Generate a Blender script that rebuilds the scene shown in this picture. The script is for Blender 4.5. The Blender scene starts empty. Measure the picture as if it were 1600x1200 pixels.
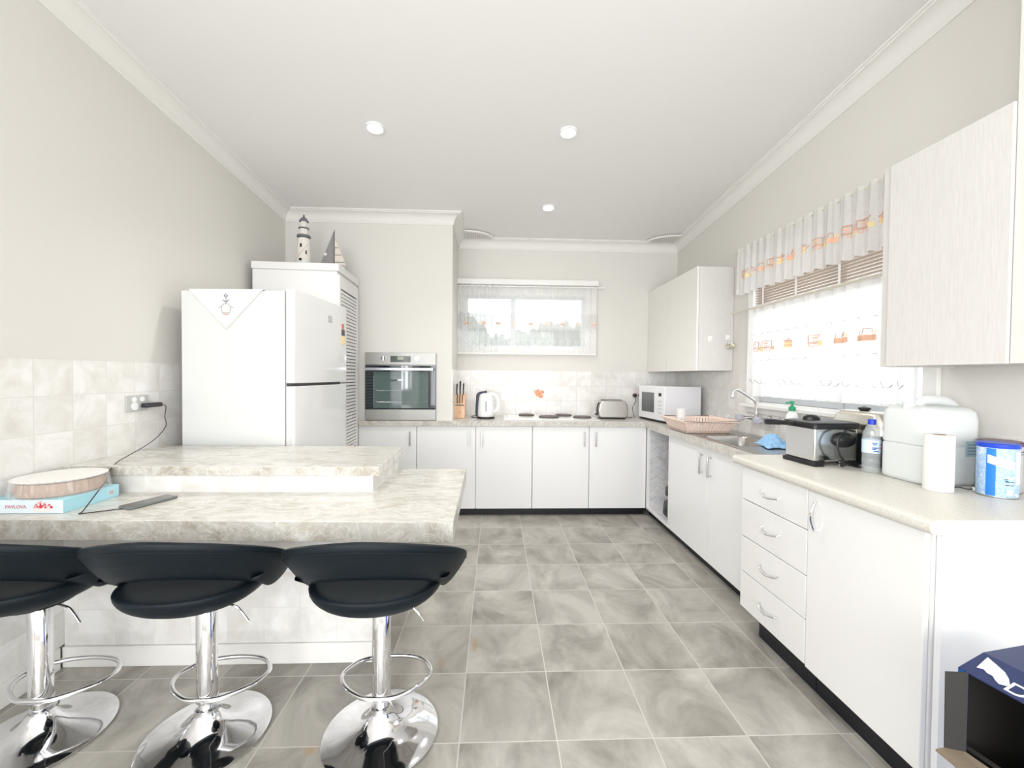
import bpy, bmesh, math, random
from mathutils import Vector, Matrix
sin, cos, pi, R = math.sin, math.cos, math.pi, math.radians
random.seed(7)
sc = bpy.context.scene
COL = sc.collection

# ---------------------------------------------------------------- camera
cam_d = bpy.data.cameras.new('camera'); cam = bpy.data.objects.new('camera', cam_d); COL.objects.link(cam)
sc.camera = cam
pitch, yaw, roll, FPX = -.0199, .039, .0092, 652.8
Fv = Vector((sin(yaw)*cos(pitch), cos(yaw)*cos(pitch), sin(pitch)))
R0 = Vector((cos(yaw), -sin(yaw), 0)); D0 = Fv.cross(R0)
Rc = cos(roll)*R0 - sin(roll)*D0; Dc = sin(roll)*R0 + cos(roll)*D0
M = Matrix(((Rc.x, -Dc.x, -Fv.x, 0), (Rc.y, -Dc.y, -Fv.y, 0), (Rc.z, -Dc.z, -Fv.z, 1.3203), (0, 0, 0, 1)))
cam.matrix_world = M
cam_d.sensor_width = 36; cam_d.lens = FPX/1600*36; cam_d.clip_start = .02; cam_d.clip_end = 200

# ---------------------------------------------------------------- view, sky, daylight
sc.view_settings.view_transform = 'Standard'; sc.view_settings.look = 'None'
sc.view_settings.gamma = 1; sc.view_settings.use_curve_mapping = False
sc.view_settings.exposure = 0.57
w = bpy.data.worlds.new('sky'); sc.world = w; w.use_nodes = True
bg = w.node_tree.nodes['Background']; bg.inputs[0].default_value = (.90, .95, 1, 1); bg.inputs[1].default_value = 1.4

def area(name, loc, rot, sx, sy, power, col=(1, 1, 1), spread=None):
    l = bpy.data.lights.new(name, 'AREA'); l.shape = 'RECTANGLE'; l.size = sx; l.size_y = sy; l.energy = power; l.color = col
    if spread: l.spread = spread
    o = bpy.data.objects.new(name, l); COL.objects.link(o); o.location = loc; o.rotation_euler = rot
    return o
# added fill in an assumed rear opening; daylight through the left and kitchen windows
area('added_rear_fill', (0, -2.97, 1.45), (R(90), 0, 0), 3.3, 2.3, 92, (.97, .985, 1))
area('daylight_right', (2.32, 2.46, 1.75), (0, R(90), 0), 1.25, 1.3, 2.0, (.97, .985, 1))
area('daylight_left', (-2.04, -1.3, 1.65), (0, R(-90), 0), 1.3, 1.5, 66, (.98, .985, 1))

# ---------------------------------------------------------------- materials
MATS = {}
def nt(m): return m.node_tree.nodes, m.node_tree.links
def mat(name, col, rough=.5, metal=0, spec=.5, coat=0, alpha=1, trans=0, ior=1.45, emit=None, es=0, bump=None):
    if name in MATS: return MATS[name]
    m = bpy.data.materials.new(name); m.use_nodes = True
    b = m.node_tree.nodes['Principled BSDF']
    b.inputs['Base Color'].default_value = (*col, 1); b.inputs['Roughness'].default_value = rough
    b.inputs['Metallic'].default_value = metal; b.inputs['Specular IOR Level'].default_value = spec
    b.inputs['Coat Weight'].default_value = coat; b.inputs['Alpha'].default_value = alpha
    b.inputs['Transmission Weight'].default_value = trans; b.inputs['IOR'].default_value = ior
    if emit: b.inputs['Emission Color'].default_value = (*emit, 1); b.inputs['Emission Strength'].default_value = es
    if bump:
        N, L = nt(m); n = N.new('ShaderNodeTexNoise'); n.inputs['Scale'].default_value = bump[0]; n.inputs['Detail'].default_value = 3
        tc = N.new('ShaderNodeTexCoord'); L.new(tc.outputs['Object'], n.inputs['Vector'])
        bp = N.new('ShaderNodeBump'); bp.inputs['Strength'].default_value = bump[1]; bp.inputs['Distance'].default_value = .01
        L.new(n.outputs['Fac'], bp.inputs['Height']); L.new(bp.outputs[0], b.inputs['Normal'])
    MATS[name] = m
    return m
class NB:
    """tiny node builder"""
    def __init__(s, m): s.N, s.L = nt(m); s.b = s.N['Principled BSDF']
    def math(s, op, a, b=None, c=None):
        n = s.N.new('ShaderNodeMath'); n.operation = op
        for i, v in enumerate((a, b, c)):
            if v is None: continue
            if hasattr(v, 'is_linked') or hasattr(v, 'links'): s.L.new(v, n.inputs[i])
            else: n.inputs[i].default_value = v
        return n.outputs[0]
    def coord(s):
        t = s.N.new('ShaderNodeTexCoord'); x = s.N.new('ShaderNodeSeparateXYZ'); s.L.new(t.outputs['Object'], x.inputs[0])
        return t.outputs['Object'], x.outputs
    def noise(s, vec, scale, detail=4, rough=.5, dist=0, sc3=None):
        if sc3:
            mp = s.N.new('ShaderNodeMapping'); mp.inputs['Scale'].default_value = sc3; s.L.new(vec, mp.inputs[0]); vec = mp.outputs[0]
        n = s.N.new('ShaderNodeTexNoise'); n.inputs['Scale'].default_value = scale; n.inputs['Detail'].default_value = detail
        n.inputs['Roughness'].default_value = rough; n.inputs['Distortion'].default_value = dist
        s.L.new(vec, n.inputs['Vector']); return n.outputs['Fac']
    def ramp(s, f, stops):
        r = s.N.new('ShaderNodeValToRGB'); e = r.color_ramp.elements
        while len(e) < len(stops): e.new(.5)
        for k, (p, c) in enumerate(stops): e[k].position = p; e[k].color = (*c, 1)
        s.L.new(f, r.inputs[0]); return r.outputs[0]
    def mix(s, f, a, b, mode='MIX'):
        n = s.N.new('ShaderNodeMix'); n.data_type = 'RGBA'; n.blend_type = mode
        for i, v in ((0, f), (6, a), (7, b)):
            if isinstance(v, tuple): n.inputs[i].default_value = (*v, 1)
            elif isinstance(v, (int, float)): n.inputs[i].default_value = v
            else: s.L.new(v, n.inputs[i])
        return n.outputs[2]
    def bump(s, h, st, d=.01):
        n = s.N.new('ShaderNodeBump'); n.inputs['Strength'].default_value = st; n.inputs['Distance'].default_value = d
        s.L.new(h, n.inputs['Height']); s.L.new(n.outputs[0], s.b.inputs['Normal'])
    def comb(s, a, b, c=0):
        n = s.N.new('ShaderNodeCombineXYZ')
        for i, v in enumerate((a, b, c)):
            if isinstance(v, (int, float)): n.inputs[i].default_value = v
            else: s.L.new(v, n.inputs[i])
        return n.outputs[0]
    def white(s, v):
        n = s.N.new('ShaderNodeTexWhiteNoise'); s.L.new(v, n.inputs['Vector']); return n.outputs['Value']

def tile_mat(name, ax_u, ax_v, size, off, stops, grout, gw, rough, scale, var, dist=.6, stretch=None, bumps=.25, stains=None):
    m = mat(name, (.8, .8, .8), rough); n = NB(m); vec, ax = n.coord()
    i = 'XYZ'
    u = n.math('DIVIDE', n.math('SUBTRACT', ax[i.index(ax_u)], off[0]), size[0])
    v = n.math('DIVIDE', n.math('SUBTRACT', ax[i.index(ax_v)], off[1]), size[1])
    fu, fv = n.math('FRACT', u), n.math('FRACT', v)
    du = n.math('MINIMUM', fu, n.math('SUBTRACT', 1.0, fu)); dv = n.math('MINIMUM', fv, n.math('SUBTRACT', 1.0, fv))
    d = n.math('MINIMUM', n.math('MULTIPLY', du, size[0]), n.math('MULTIPLY', dv, size[1]))
    g = n.math('LESS_THAN', d, gw)
    cell = n.comb(n.math('FLOOR', u), n.math('FLOOR', v), 3)
    rnd = n.white(cell)
    off3 = n.comb(n.math('MULTIPLY', rnd, 17.0), n.math('MULTIPLY', rnd, 31.0), n.math('MULTIPLY', rnd, 11.0))
    va = n.N.new('ShaderNodeVectorMath'); va.operation = 'ADD'; n.L.new(vec, va.inputs[0]); n.L.new(off3, va.inputs[1])
    f = n.noise(va.outputs[0], scale, 6, .62, dist, stretch)
    c = n.ramp(f, stops)
    k = n.math('ADD', n.math('MULTIPLY', n.math('SUBTRACT', rnd, .5), var), 1.0)
    cc = n.mix(1.0, c, n.comb(k, k, k), 'MULTIPLY')
    for sx_, sy_, ra, rb, k_ in (stains or ()):
        dx = n.math('DIVIDE', n.math('SUBTRACT', ax[0], sx_), ra); dy = n.math('DIVIDE', n.math('SUBTRACT', ax[1], sy_), rb)
        dd = n.math('ADD', n.math('MULTIPLY', dx, dx), n.math('MULTIPLY', dy, dy))
        mk = n.math('MULTIPLY', n.math('MAXIMUM', n.math('SUBTRACT', 1.0, dd), 0.0), k_)
        cc = n.mix(mk, cc, (.42, .25, .09))
    n.L.new(n.mix(g, cc, grout), n.b.inputs['Base Color'])
    n.bump(n.math('SUBTRACT', 1.0, g), bumps, .004)
    return m

WALLS = (.72, .70, .66)
paint = mat('wall_paint', WALLS, .7, bump=(60, .05))
ceil_m = mat('ceiling_paint', (.83, .825, .81), .8)
trim_m = mat('white_trim_paint', (.84, .83, .80), .45)
plaster = mat('cornice_plaster', (.80, .785, .755), .6)
floor_m = tile_mat('vinyl_floor_tile', 'X', 'Y', (.353, .353), (-.120, 3.598), [(.30, (.215, .20, .172)), (.48, (.355, .335, .298)), (.66, (.50, .478, .433))],
                   (.56, .54, .50), .0022, .32, 3.6, .16, .7, (1, .7, 1), .15,
                   [(-.091, 2.024, .018, .07, .6), (-.238, 1.905, .03, .04, .3), (-.639, 1.467, .03, .03, .5)])
TS = [(.3, (.70, .675, .64)), (.5, (.79, .775, .745)), (.62, (.84, .835, .82))]
tileL = tile_mat('wall_tile_left', 'Y', 'Z', (.163, .161), (.02, 1.375), TS, (.72, .70, .67), .0018, .22, 7, .05)
tileB = tile_mat('wall_tile_back', 'X', 'Z', (.163, .161), (.383, 1.375), TS, (.66, .63, .59), .0018, .22, 7, .05)
def marble(name, stops, scale=5, stretch=(1, 2.2, 1), rough=.25, dist=1.6, fleck=.38):
    m = mat(name, (.8, .8, .8), rough); n = NB(m); vec, ax = n.coord()
    f = n.noise(vec, scale, 8, .65, dist, stretch); c = n.ramp(f, stops)
    v = n.noise(vec, scale*.8, 5, .6, 2.2, stretch)
    vein = n.math('SUBTRACT', 1.0, n.math('MINIMUM', n.math('MULTIPLY', n.math('ABSOLUTE', n.math('SUBTRACT', v, .5)), 28.0), 1.0))
    c = n.mix(n.math('MULTIPLY', vein, .45), c, (.86, .84, .80))
    v2 = n.noise(vec, scale*1.7, 7, .7, 3.0, stretch)
    ve2 = n.math('SUBTRACT', 1.0, n.math('MINIMUM', n.math('MULTIPLY', n.math('ABSOLUTE', n.math('SUBTRACT', v2, .44)), 45.0), 1.0))
    n.L.new(n.mix(n.math('MULTIPLY', ve2, fleck), c, (.40, .32, .23)), n.b.inputs['Base Color'])
    return m
lam = marble('marbled_laminate', [(.28, (.46, .42, .355)), (.45, (.60, .575, .525)), (.58, (.70, .685, .65)), (.75, (.64, .615, .565))])
lam_dk = marble('marbled_laminate_grey', [(.28, (.38, .355, .32)), (.45, (.50, .475, .435)), (.6, (.58, .555, .515)), (.75, (.53, .50, .45))], 6)
def speckle(name, a, b, scale):
    m = mat(name, a, .35); n = NB(m); vec, ax = n.coord(); f = n.noise(vec, scale, 2, .5)
    n.L.new(n.ramp(f, [(.4, b), (.55, a)]), n.b.inputs['Base Color']); return m
cream_top = speckle('speckled_cream_laminate', (.72, .70, .64), (.63, .605, .54), 260)
def linen(name, a, b):
    m = mat(name, a, .55); n = NB(m); vec, ax = n.coord()
    f = n.noise(vec, 1, 3, .6, 0, (260, 260, 12)); n.L.new(n.ramp(f, [(.35, b), (.65, a)]), n.b.inputs['Base Color']); n.bump(f, .15, .002); return m
linen_m = linen('linen_laminate', (.70, .68, .655), (.645, .625, .60))
white_lam = mat('white_laminate', (.83, .83, .83), .32)
cream_lam = mat('cream_laminate', (.83, .815, .775), .35)
gloss_w = mat('gloss_white', (.80, .795, .78), .16, coat=.3)
fridge_m = mat('fridge_enamel', (.76, .765, .76), .18, coat=.4)
pantry_m = mat('pantry_paint', (.80, .795, .785), .4)
black_kick = mat('black_kickboard', (.006, .007, .012), .35)
chrome = mat('chrome', (.82, .82, .84), .06, 1)
chrome_s = mat('satin_chrome', (.62, .62, .62), .25, 1)
steel = mat('brushed_steel', (.46, .445, .42), .3, 1)
steel_d = mat('oven_steel', (.38, .375, .36), .45, 1)
leather = mat('black_leatherette', (.004, .008, .012), .48, spec=.25, bump=(420, .12))
blk = mat('black_plastic', (.012, .012, .014), .35)
blk_gl = mat('black_glass', (.010, .016, .024), .04, coat=.6)
dark_gap = mat('dark_gap', (.05, .045, .04), .8)
white_p = mat('white_plastic', (.86, .86, .86), .25)
grey_p = mat('grey_plastic', (.45, .45, .46), .4)
paper = mat('white_paper', (.85, .84, .79), .85)
lace = None

# ---------------------------------------------------------------- mesh building
class MB:
    def __init__(s): s.v, s.f, s.m, s.sm = [], [], [], []; s.cur = 0; s.smooth = False
    def add(s, vs, fs):
        o = len(s.v); s.v += [tuple(p) for p in vs]
        for f in fs: s.f.append([i+o for i in f]); s.m.append(s.cur); s.sm.append(s.smooth)
        return s
    def box(s, x0, x1, y0, y1, z0, z1):
        vs = [(x, y, z) for z in (z0, z1) for y in (y0, y1) for x in (x0, x1)]
        return s.add(vs, [(0, 2, 3, 1), (4, 5, 7, 6), (0, 1, 5, 4), (2, 6, 7, 3), (0, 4, 6, 2), (1, 3, 7, 5)])
    def prism(s, pts, z0, z1, ax='Z'):
        n = len(pts)
        def P(a, b, c): return (a, b, c) if ax == 'Z' else ((a, c, b) if ax == 'Y' else (c, a, b))
        vs = [P(a, b, z0) for a, b in pts]+[P(a, b, z1) for a, b in pts]
        return s.add(vs, [tuple(reversed(range(n))), tuple(range(n, 2*n))]+[(i, (i+1) % n, n+(i+1) % n, n+i) for i in range(n)])
    def lathe(s, prof, n=32, c=(0, 0, 0), sx=1, sy=1, ax='Z', cap=True):
        vs, fs = [], []; m = len(prof)
        for r, z in prof:
            for k in range(n):
                a = 2*pi*k/n; p = (r*cos(a)*sx, r*sin(a)*sy, z)
                if ax == 'Y': p = (p[0], p[2], p[1])
                if ax == 'X': p = (p[2], p[0], p[1])
                vs.append((p[0]+c[0], p[1]+c[1], p[2]+c[2]))
        for j in range(m-1):
            for k in range(n): fs.append((j*n+k, j*n+(k+1) % n, (j+1)*n+(k+1) % n, (j+1)*n+k))
        if cap: fs += [tuple(reversed(range(n))), tuple(range((m-1)*n, m*n))]
        t = s.smooth; s.smooth = True; s.add(vs, fs); s.smooth = t; return s
    def cyl(s, c, r, h, n=24, ax='Z'): return s.lathe([(r, 0), (r, h)], n, c, ax=ax)
    def tube(s, pts, r, n=10, closed=False, flat=1):
        pts = [Vector(p) for p in pts]; m = len(pts); vs, fs = [], []
        up = Vector((0, 0, 1)); prev = None
        for i, p in enumerate(pts):
            a = pts[(i-1) % m] if (closed or i) else p; b = pts[(i+1) % m] if (closed or i < m-1) else p
            t = (b-a).normalized()
            if prev is None:
                q = up if abs(t.z) < .9 else Vector((1, 0, 0)); nrm = t.cross(q).normalized()
            else: nrm = (prev - t*prev.dot(t)).normalized()
            prev = nrm; bi = t.cross(nrm)
            rr = r[i] if isinstance(r, (list, tuple)) else r
            for k in range(n):
                g = 2*pi*k/n; vs.append(p + nrm*rr*cos(g) + bi*rr*sin(g)*flat)
        mm = m if closed else m-1
        for i in range(mm):
            j = (i+1) % m
            for k in range(n): fs.append((i*n+k, i*n+(k+1) % n, j*n+(k+1) % n, j*n+k))
        if not closed: fs += [tuple(reversed(range(n))), tuple(range((m-1)*n, m*n))]
        t_ = s.smooth; s.smooth = True; s.add(vs, fs); s.smooth = t_; return s
    def grid(s, fn, nu, nv):
        vs = [fn(i/nu, j/nv) for j in range(nv+1) for i in range(nu+1)]
        fs = [(j*(nu+1)+i, j*(nu+1)+i+1, (j+1)*(nu+1)+i+1, (j+1)*(nu+1)+i) for j in range(nv) for i in range(nu)]
        t = s.smooth; s.smooth = True; s.add(vs, fs); s.smooth = t; return s
    def build(s, name, mats, parent=None, bevel=0, seg=2, world=False, subsurf=0, solid=0, fixn=True, autos=False):
        me = bpy.data.meshes.new(name)
        vs = s.v
        if world and parent: l = parent.location; vs = [(a-l.x, b-l.y, c-l.z) for a, b, c in vs]
        me.from_pydata(vs, [], s.f)
        mats = mats if isinstance(mats, (list, tuple)) else [mats]
        for m in mats: me.materials.append(m)
        for p, mi, sm in zip(me.polygons, s.m, s.sm): p.material_index = mi; p.use_smooth = sm
        if fixn:
            b = bmesh.new(); b.from_mesh(me); bmesh.ops.recalc_face_normals(b, faces=b.faces); b.to_mesh(me); b.free()
        o = bpy.data.objects.new(name, me); COL.objects.link(o)
        if parent: o.parent = parent
        if bevel:
            md = o.modifiers.new('b', 'BEVEL'); md.width = bevel; md.segments = seg; md.limit_method = 'ANGLE'; md.angle_limit = R(40)
            for p in me.polygons: p.use_smooth = True
            me.set_sharp_from_angle(angle=R(35))
        elif any(s.sm): me.set_sharp_from_angle(angle=R(40))
        if solid: md = o.modifiers.new('s', 'SOLIDIFY'); md.thickness = solid; md.offset = 0
        if subsurf: md = o.modifiers.new('ss', 'SUBSURF'); md.levels = subsurf; md.render_levels = subsurf
        return o
def smooth_path(pts, n=8):
    P = [Vector(p) for p in pts]; out = []
    for i in range(len(P)-1):
        a, b, c, d = P[max(i-1, 0)], P[i], P[i+1], P[min(i+2, len(P)-1)]
        for k in range(n):
            t = k/n
            out.append(.5*((2*b)+(-a+c)*t+(2*a-5*b+4*c-d)*t*t+(-a+3*b-3*c+d)*t**3))
    out.append(P[-1]); return out
def tag(o, label, cat, group=None):
    o['label'] = label; o['category'] = cat
    if group: o['group'] = group
    return o
def thing(name, label, cat, loc=(0, 0, 0), rz=0, group=None):
    o = bpy.data.objects.new(name, None); COL.objects.link(o); o.empty_display_size = .05
    o.location = loc; o.rotation_euler = (0, 0, rz); return tag(o, label, cat, group)
def struct(name, mb, m, **k): o = mb.build(name, m, **k); o['kind'] = 'structure'; return o
def box(name, m, parent, x0, x1, y0, y1, z0, z1, bevel=0, **k):
    return MB().box(x0, x1, y0, y1, z0, z1).build(name, m, parent, bevel=bevel, **k)
def copy_tree(o, parent=None):
    c = o.copy(); COL.objects.link(c)
    if parent: c.parent = parent
    for ch in list(o.children): copy_tree(ch, c)
    return c
def text(name, s, size, org, xd, yd, m, parent=None, ext=.0006, align='LEFT'):
    cu = bpy.data.curves.new(name, 'FONT'); cu.body = s; cu.size = size; cu.extrude = ext; cu.align_x = align; cu.materials.append(m)
    tmp = bpy.data.objects.new('tmp', cu); COL.objects.link(tmp); dg = bpy.context.evaluated_depsgraph_get()
    me = bpy.data.meshes.new_from_object(tmp.evaluated_get(dg)); bpy.data.objects.remove(tmp)
    o = bpy.data.objects.new(name, me); COL.objects.link(o)
    x = Vector(xd).normalized(); y = Vector(yd).normalized(); z = x.cross(y)
    o.matrix_world = Matrix(((x.x, y.x, z.x, org[0]), (x.y, y.y, z.y, org[1]), (x.z, y.z, z.z, org[2]), (0, 0, 0, 1)))
    if parent: o.parent = parent
    return o

# ================================================================ THE SETTING
XL, XR, YW, YN, XN = -1.93, 1.963, 4.49, 3.92, -.41
YR = -3.0
def zc(y): return 2.76+.079*(YW-y)       # raked ceiling
struct('floor', MB().box(XL-.1, XR+.1, YR-.1, YW+.1, -.08, 0), floor_m)
c = MB()
c.add([(XL-.1, YR-.1, zc(YR-.1)), (XR+.1, YR-.1, zc(YR-.1)), (XR+.1, YW+.1, zc(YW+.1)), (XL-.1, YW+.1, zc(YW+.1)),
       (XL-.1, YR-.1, zc(YR-.1)+.08), (XR+.1, YR-.1, zc(YR-.1)+.08), (XR+.1, YW+.1, zc(YW+.1)+.08), (XL-.1, YW+.1, zc(YW+.1)+.08)],
      [(0, 1, 2, 3), (7, 6, 5, 4), (0, 4, 5, 1), (1, 5, 6, 2), (2, 6, 7, 3), (3, 7, 4, 0)])
struct('ceiling', c, ceil_m)
struct('wall_left', MB().box(XL-.1, XL, YR-.1, -2.1, 0, 3.5).box(XL-.1, XL, -.5, YW+.1, 0, 3.5).box(XL-.1, XL, -2.1, -.5, 0, .95).box(XL-.1, XL, -2.1, -.5, 2.35, 3.5), paint)
b = MB()
for y in (-2.1, -1.325, -.55): b.box(XL-.06, XL-.02, y, y+.05, .95, 2.35)
b.box(XL-.06, XL-.02, -2.1, -.5, .95, 1.0).box(XL-.06, XL-.02, -2.1, -.5, 2.3, 2.35)
struct('window_4', b, trim_m)
# back wall with window hole
WX0, WX1, WZ0, WZ1 = -.36, 1.02, 1.60, 2.27
b = MB()
b.box(XN-.05, WX0, YW, YW+.12, 0, 3).box(WX1, XR+.1, YW, YW+.12, 0, 3).box(WX0, WX1, YW, YW+.12, 0, WZ0).box(WX0, WX1, YW, YW+.12, WZ1, 3)
struct('wall_back', b, paint)
struct('wall_chimney_breast', MB().box(XL-.05, XN, YN+.04, YW+.12, 0, .09).box(XL-.05, XN, YN, YW+.12, .09, 3.0), paint)
# right wall with window hole
VY0, VY1, VZ0, VZ1 = 1.83, 3.10, 1.12, 2.27
b = MB()
b.box(XR, XR+.12, YR-.1, VY0, 0, 3.5).box(XR, XR+.12, VY1, YW+.1, 0, 3.1).box(XR, XR+.12, VY0, VY1, 0, VZ0).box(XR, XR+.12, VY0, VY1, VZ1, 3.1)
struct('wall_right', b, paint)
struct('wall_nib', MB().box(1.650, XR-.0005, .55, 1.280, 1.375, 3.05), paint)
b = MB()
b.box(XL, -1.7, YR-.1, YR, 0, 3.5).box(1.7, XR, YR-.1, YR, 0, 3.5).box(-1.7, 1.7, YR-.1, YR, 2.62, 3.5).box(-1.7, 1.7, YR-.1, YR, 0, .25)
struct('wall_rear', b, paint)
b = MB()
for x in (-1.7, -.6, .55, 1.65): b.box(x, x+.05, YR-.06, YR-.02, .25, 2.62)
b.box(-1.7, 1.7, YR-.06, YR-.02, .25, .31).box(-1.7, 1.7, YR-.06, YR-.02, 2.56, 2.62)
struct('added_rear_window', b, trim_m)  # made-up glazed opening behind the camera, added to brighten the room
# wall tiles
struct('wall_tiles_left', MB().box(XL, XL+.008, -.5, YN, .1, 1.375), tileL)
b = MB().box(XN+.008, XR-.008, YW-.008, YW, .88, 1.375)
struct('wall_tiles_back', b, tileB)
b = MB().box(XR-.008, XR, 3.17, YW-.008, .88, 1.375).box(XR-.008, XR, 1.76, 3.17, .88, 1.055).box(XR-.008, XR, .6, 1.76, .88, 1.10)
struct('wall_tiles_right', b, tileL)
struct('wall_tiles_return', MB().box(XN, XN+.008, YN+.001, YW, .88, 1.375), tileL)
# cornices: cove profile swept along straight runs
def cornice(name, p0, p1, inward, ext0=0, ext1=0, zoff=0):
    """p0,p1 on wall line; inward = unit vector to the room; ext = mitre extension (+ grows with projection)"""
    p0, p1, inn = Vector((*p0, 0)), Vector((*p1, 0)), Vector((*inward, 0)); d = (p1-p0).normalized()
    prof = [(0, -.098), (.006, -.098), (.008, -.088)]
    for k in range(9):
        a = R(90*k/8); prof.append((.012+.062*(1-cos(a)), -.084+.066*sin(a)))
    prof += [(.078, -.012), (.088, -.010), (.090, 0), (0, 0)]
    vs, fs = [], []; n = len(prof)
    for e, p, sg in ((ext0, p0, -1), (ext1, p1, 1)):
        for r, z in prof:
            q = p+inn*r+d*sg*e*r; vs.append((q.x, q.y, zc(q.y)+z+zoff-.001))
    for i in range(n): fs.append((i, (i+1) % n, n+(i+1) % n, n+i))
    fs += [tuple(range(n)), tuple(reversed(range(n, 2*n)))]
    m = MB(); m.smooth = True; m.add(vs, fs); struct(name, m, plaster)
cornice('trim_1', (XL, YR), (XL, YN), (1, 0), 0, -1)
cornice('trim_2', (XL, YN), (XN, YN), (0, -1), -1, 1)
cornice('trim_3', (XN, YN), (XN, YW), (1, 0), 1, -1)
cornice('trim_4', (XN, YW), (XR, YW), (0, -1), -1, -1)
cornice('trim_5', (XR, YR), (XR, YW), (-1, 0), 0, -1)
struct('baseboard_left', MB().box(XL, XL+.018, YR, 1.9, 0, .10), trim_m, bevel=.004)

# ---- back window
def sheer_mat(name, col, a0, a1, scale):
    m = bpy.data.materials.new(name); m.use_nodes = True; N, L = nt(m); N.remove(N['Principled BSDF'])
    out = N['Material Output']
    tr = N.new('ShaderNodeBsdfTransparent'); df = N.new('ShaderNodeBsdfDiffuse'); tl = N.new('ShaderNodeBsdfTranslucent')
    df.inputs[0].default_value = (*col, 1); tl.inputs[0].default_value = (*col, 1)
    m1 = N.new('ShaderNodeMixShader'); m1.inputs[0].default_value = .45; L.new(df.outputs[0], m1.inputs[1]); L.new(tl.outputs[0], m1.inputs[2])
    m2 = N.new('ShaderNodeMixShader'); L.new(tr.outputs[0], m2.inputs[1]); L.new(m1.outputs[0], m2.inputs[2])
    tc = N.new('ShaderNodeTexCoord'); no = N.new('ShaderNodeTexVoronoi'); no.inputs['Scale'].default_value = scale; L.new(tc.outputs['Object'], no.inputs['Vector'])
    mr = N.new('ShaderNodeMapRange'); mr.inputs[1].default_value = .2; mr.inputs[2].default_value = .6; mr.inputs[3].default_value = a1; mr.inputs[4].default_value = a0
    L.new(no.outputs['Distance'], mr.inputs[0]); L.new(mr.outputs[0], m2.inputs[0]); L.new(m2.outputs[0], out.inputs[0])
    return m
sheer = sheer_mat('sheer_lace', (.90, .895, .88), .80, .92, 260)
sheer_thin = sheer_mat('thin_sheer_lace', (.94, .94, .935), .42, .52, 260)
lace_edge = sheer_mat('lace_edging', (.92, .91, .89), .85, .97, 150)
thread_o = mat('orange_thread', (.86, .52, .36), .8); thread_b = mat('brown_thread', (.62, .40, .33), .8)
thread_y = mat('yellow_thread', (.90, .74, .40), .8); thread_g = mat('grey_thread', (.40, .40, .40), .8)
thread_lo = mat('pale_orange_thread', (.92, .70, .58), .8)
glass = bpy.data.materials.new('window_glass'); glass.use_nodes = True
N, L = nt(glass); N.remove(N['Principled BSDF'])
g1 = N.new('ShaderNodeBsdfTransparent'); g2 = N.new('ShaderNodeBsdfGlossy'); g2.inputs['Roughness'].default_value = .02
mx = N.new('ShaderNodeMixShader'); mx.inputs[0].default_value = .06; L.new(g1.outputs[0], mx.inputs[1]); L.new(g2.outputs[0], mx.inputs[2]); L.new(mx.outputs[0], N['Material Output'].inputs[0])
alu = mat('window_aluminium', (.55, .57, .59), .45)

b = MB()   # timber architrave
b.box(-.425, WX0, YW-.022, YW-.0005, 1.545, 2.28).box(WX1, 1.08, YW-.022, YW-.0005, 1.545, 2.28).box(WX0, WX1, YW-.022, YW-.0005, 1.545, WZ0)
b.box(WX0, WX1, YW-.02, YW-.0005, 2.26, 2.28).box(WX0, WX1, YW+.0, YW+.11, WZ0, WZ0+.02)
win1 = struct('window_1', b, trim_m, bevel=.003)
MB().box(.955, WX1, YW+.001, YW+.08, WZ0, WZ1).box(WX0, .955, YW+.001, YW+.08, 2.175, WZ1).box(WX0, -.335, YW+.001, YW+.08, WZ0, 2.175).build('reveal', trim_m, win1)
b = MB(); ya, yb_ = YW+.03, YW+.06
b.box(-.335, .955, ya, yb_, WZ0+.02, WZ0+.045).box(-.335, .955, ya, yb_, 2.150, 2.175).box(-.335, -.305, ya, yb_, WZ0+.045, 2.150).box(.925, .955, ya, yb_, WZ0+.045, 2.150).box(.155, .205, ya, yb_, WZ0+.045, 2.150)
b.build('window_frame', mat('white_aluminium', (.74, .77, .80), .4), win1)
MB().box(-.31, .93, YW+.043, YW+.047, WZ0+.04, 2.155).build('pane', glass, win1)
MB().box(-.425, 1.085, YW-.075, YW-.022, 2.28, 2.337).build('window_pelmet', trim_m, win1, bevel=.003)
# ---- right window
b = MB(); xa = XR-.022
b.box(xa, XR-.0005, 3.10, 3.165, 1.1255, 2.27).box(xa, XR-.0005, 1.765, 1.83, 1.1255, 2.27).box(xa, XR-.0005, 1.765, 3.165, 2.2705, 2.33).box(xa, XR-.0005, 1.765, 3.165, 1.056, 1.0995)
b.box(XR-.06, XR-.0005, 1.745, 3.185, 1.10, 1.125).box(XR+.0005, XR+.11, VY0, VY1, VZ0+.0005, VZ0+.02)
win2 = struct('window_2', b, trim_m, bevel=.003)
b = MB(); xa, xb = XR+.045, XR+.08
b.box(xa, xb, VY0, VY1, VZ0+.021, VZ0+.075).box(xa, xb, VY0, VY1, VZ1-.05, VZ1).box(xa, xb, VY0, VY0+.045, VZ0+.0755, VZ1-.0505).box(xa, xb, VY1-.045, VY1, VZ0+.0755, VZ1-.0505)
b.box(xa-.01, xa-.0005, 2.33, 2.375, VZ0+.021, VZ1)
b.build('window_frame', alu, win2, bevel=.003)
MB().box(XR+.06, XR+.064, VY0+.04, VY1-.04, VZ0+.05, VZ1-.04).build('pane', glass, win2)

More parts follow.
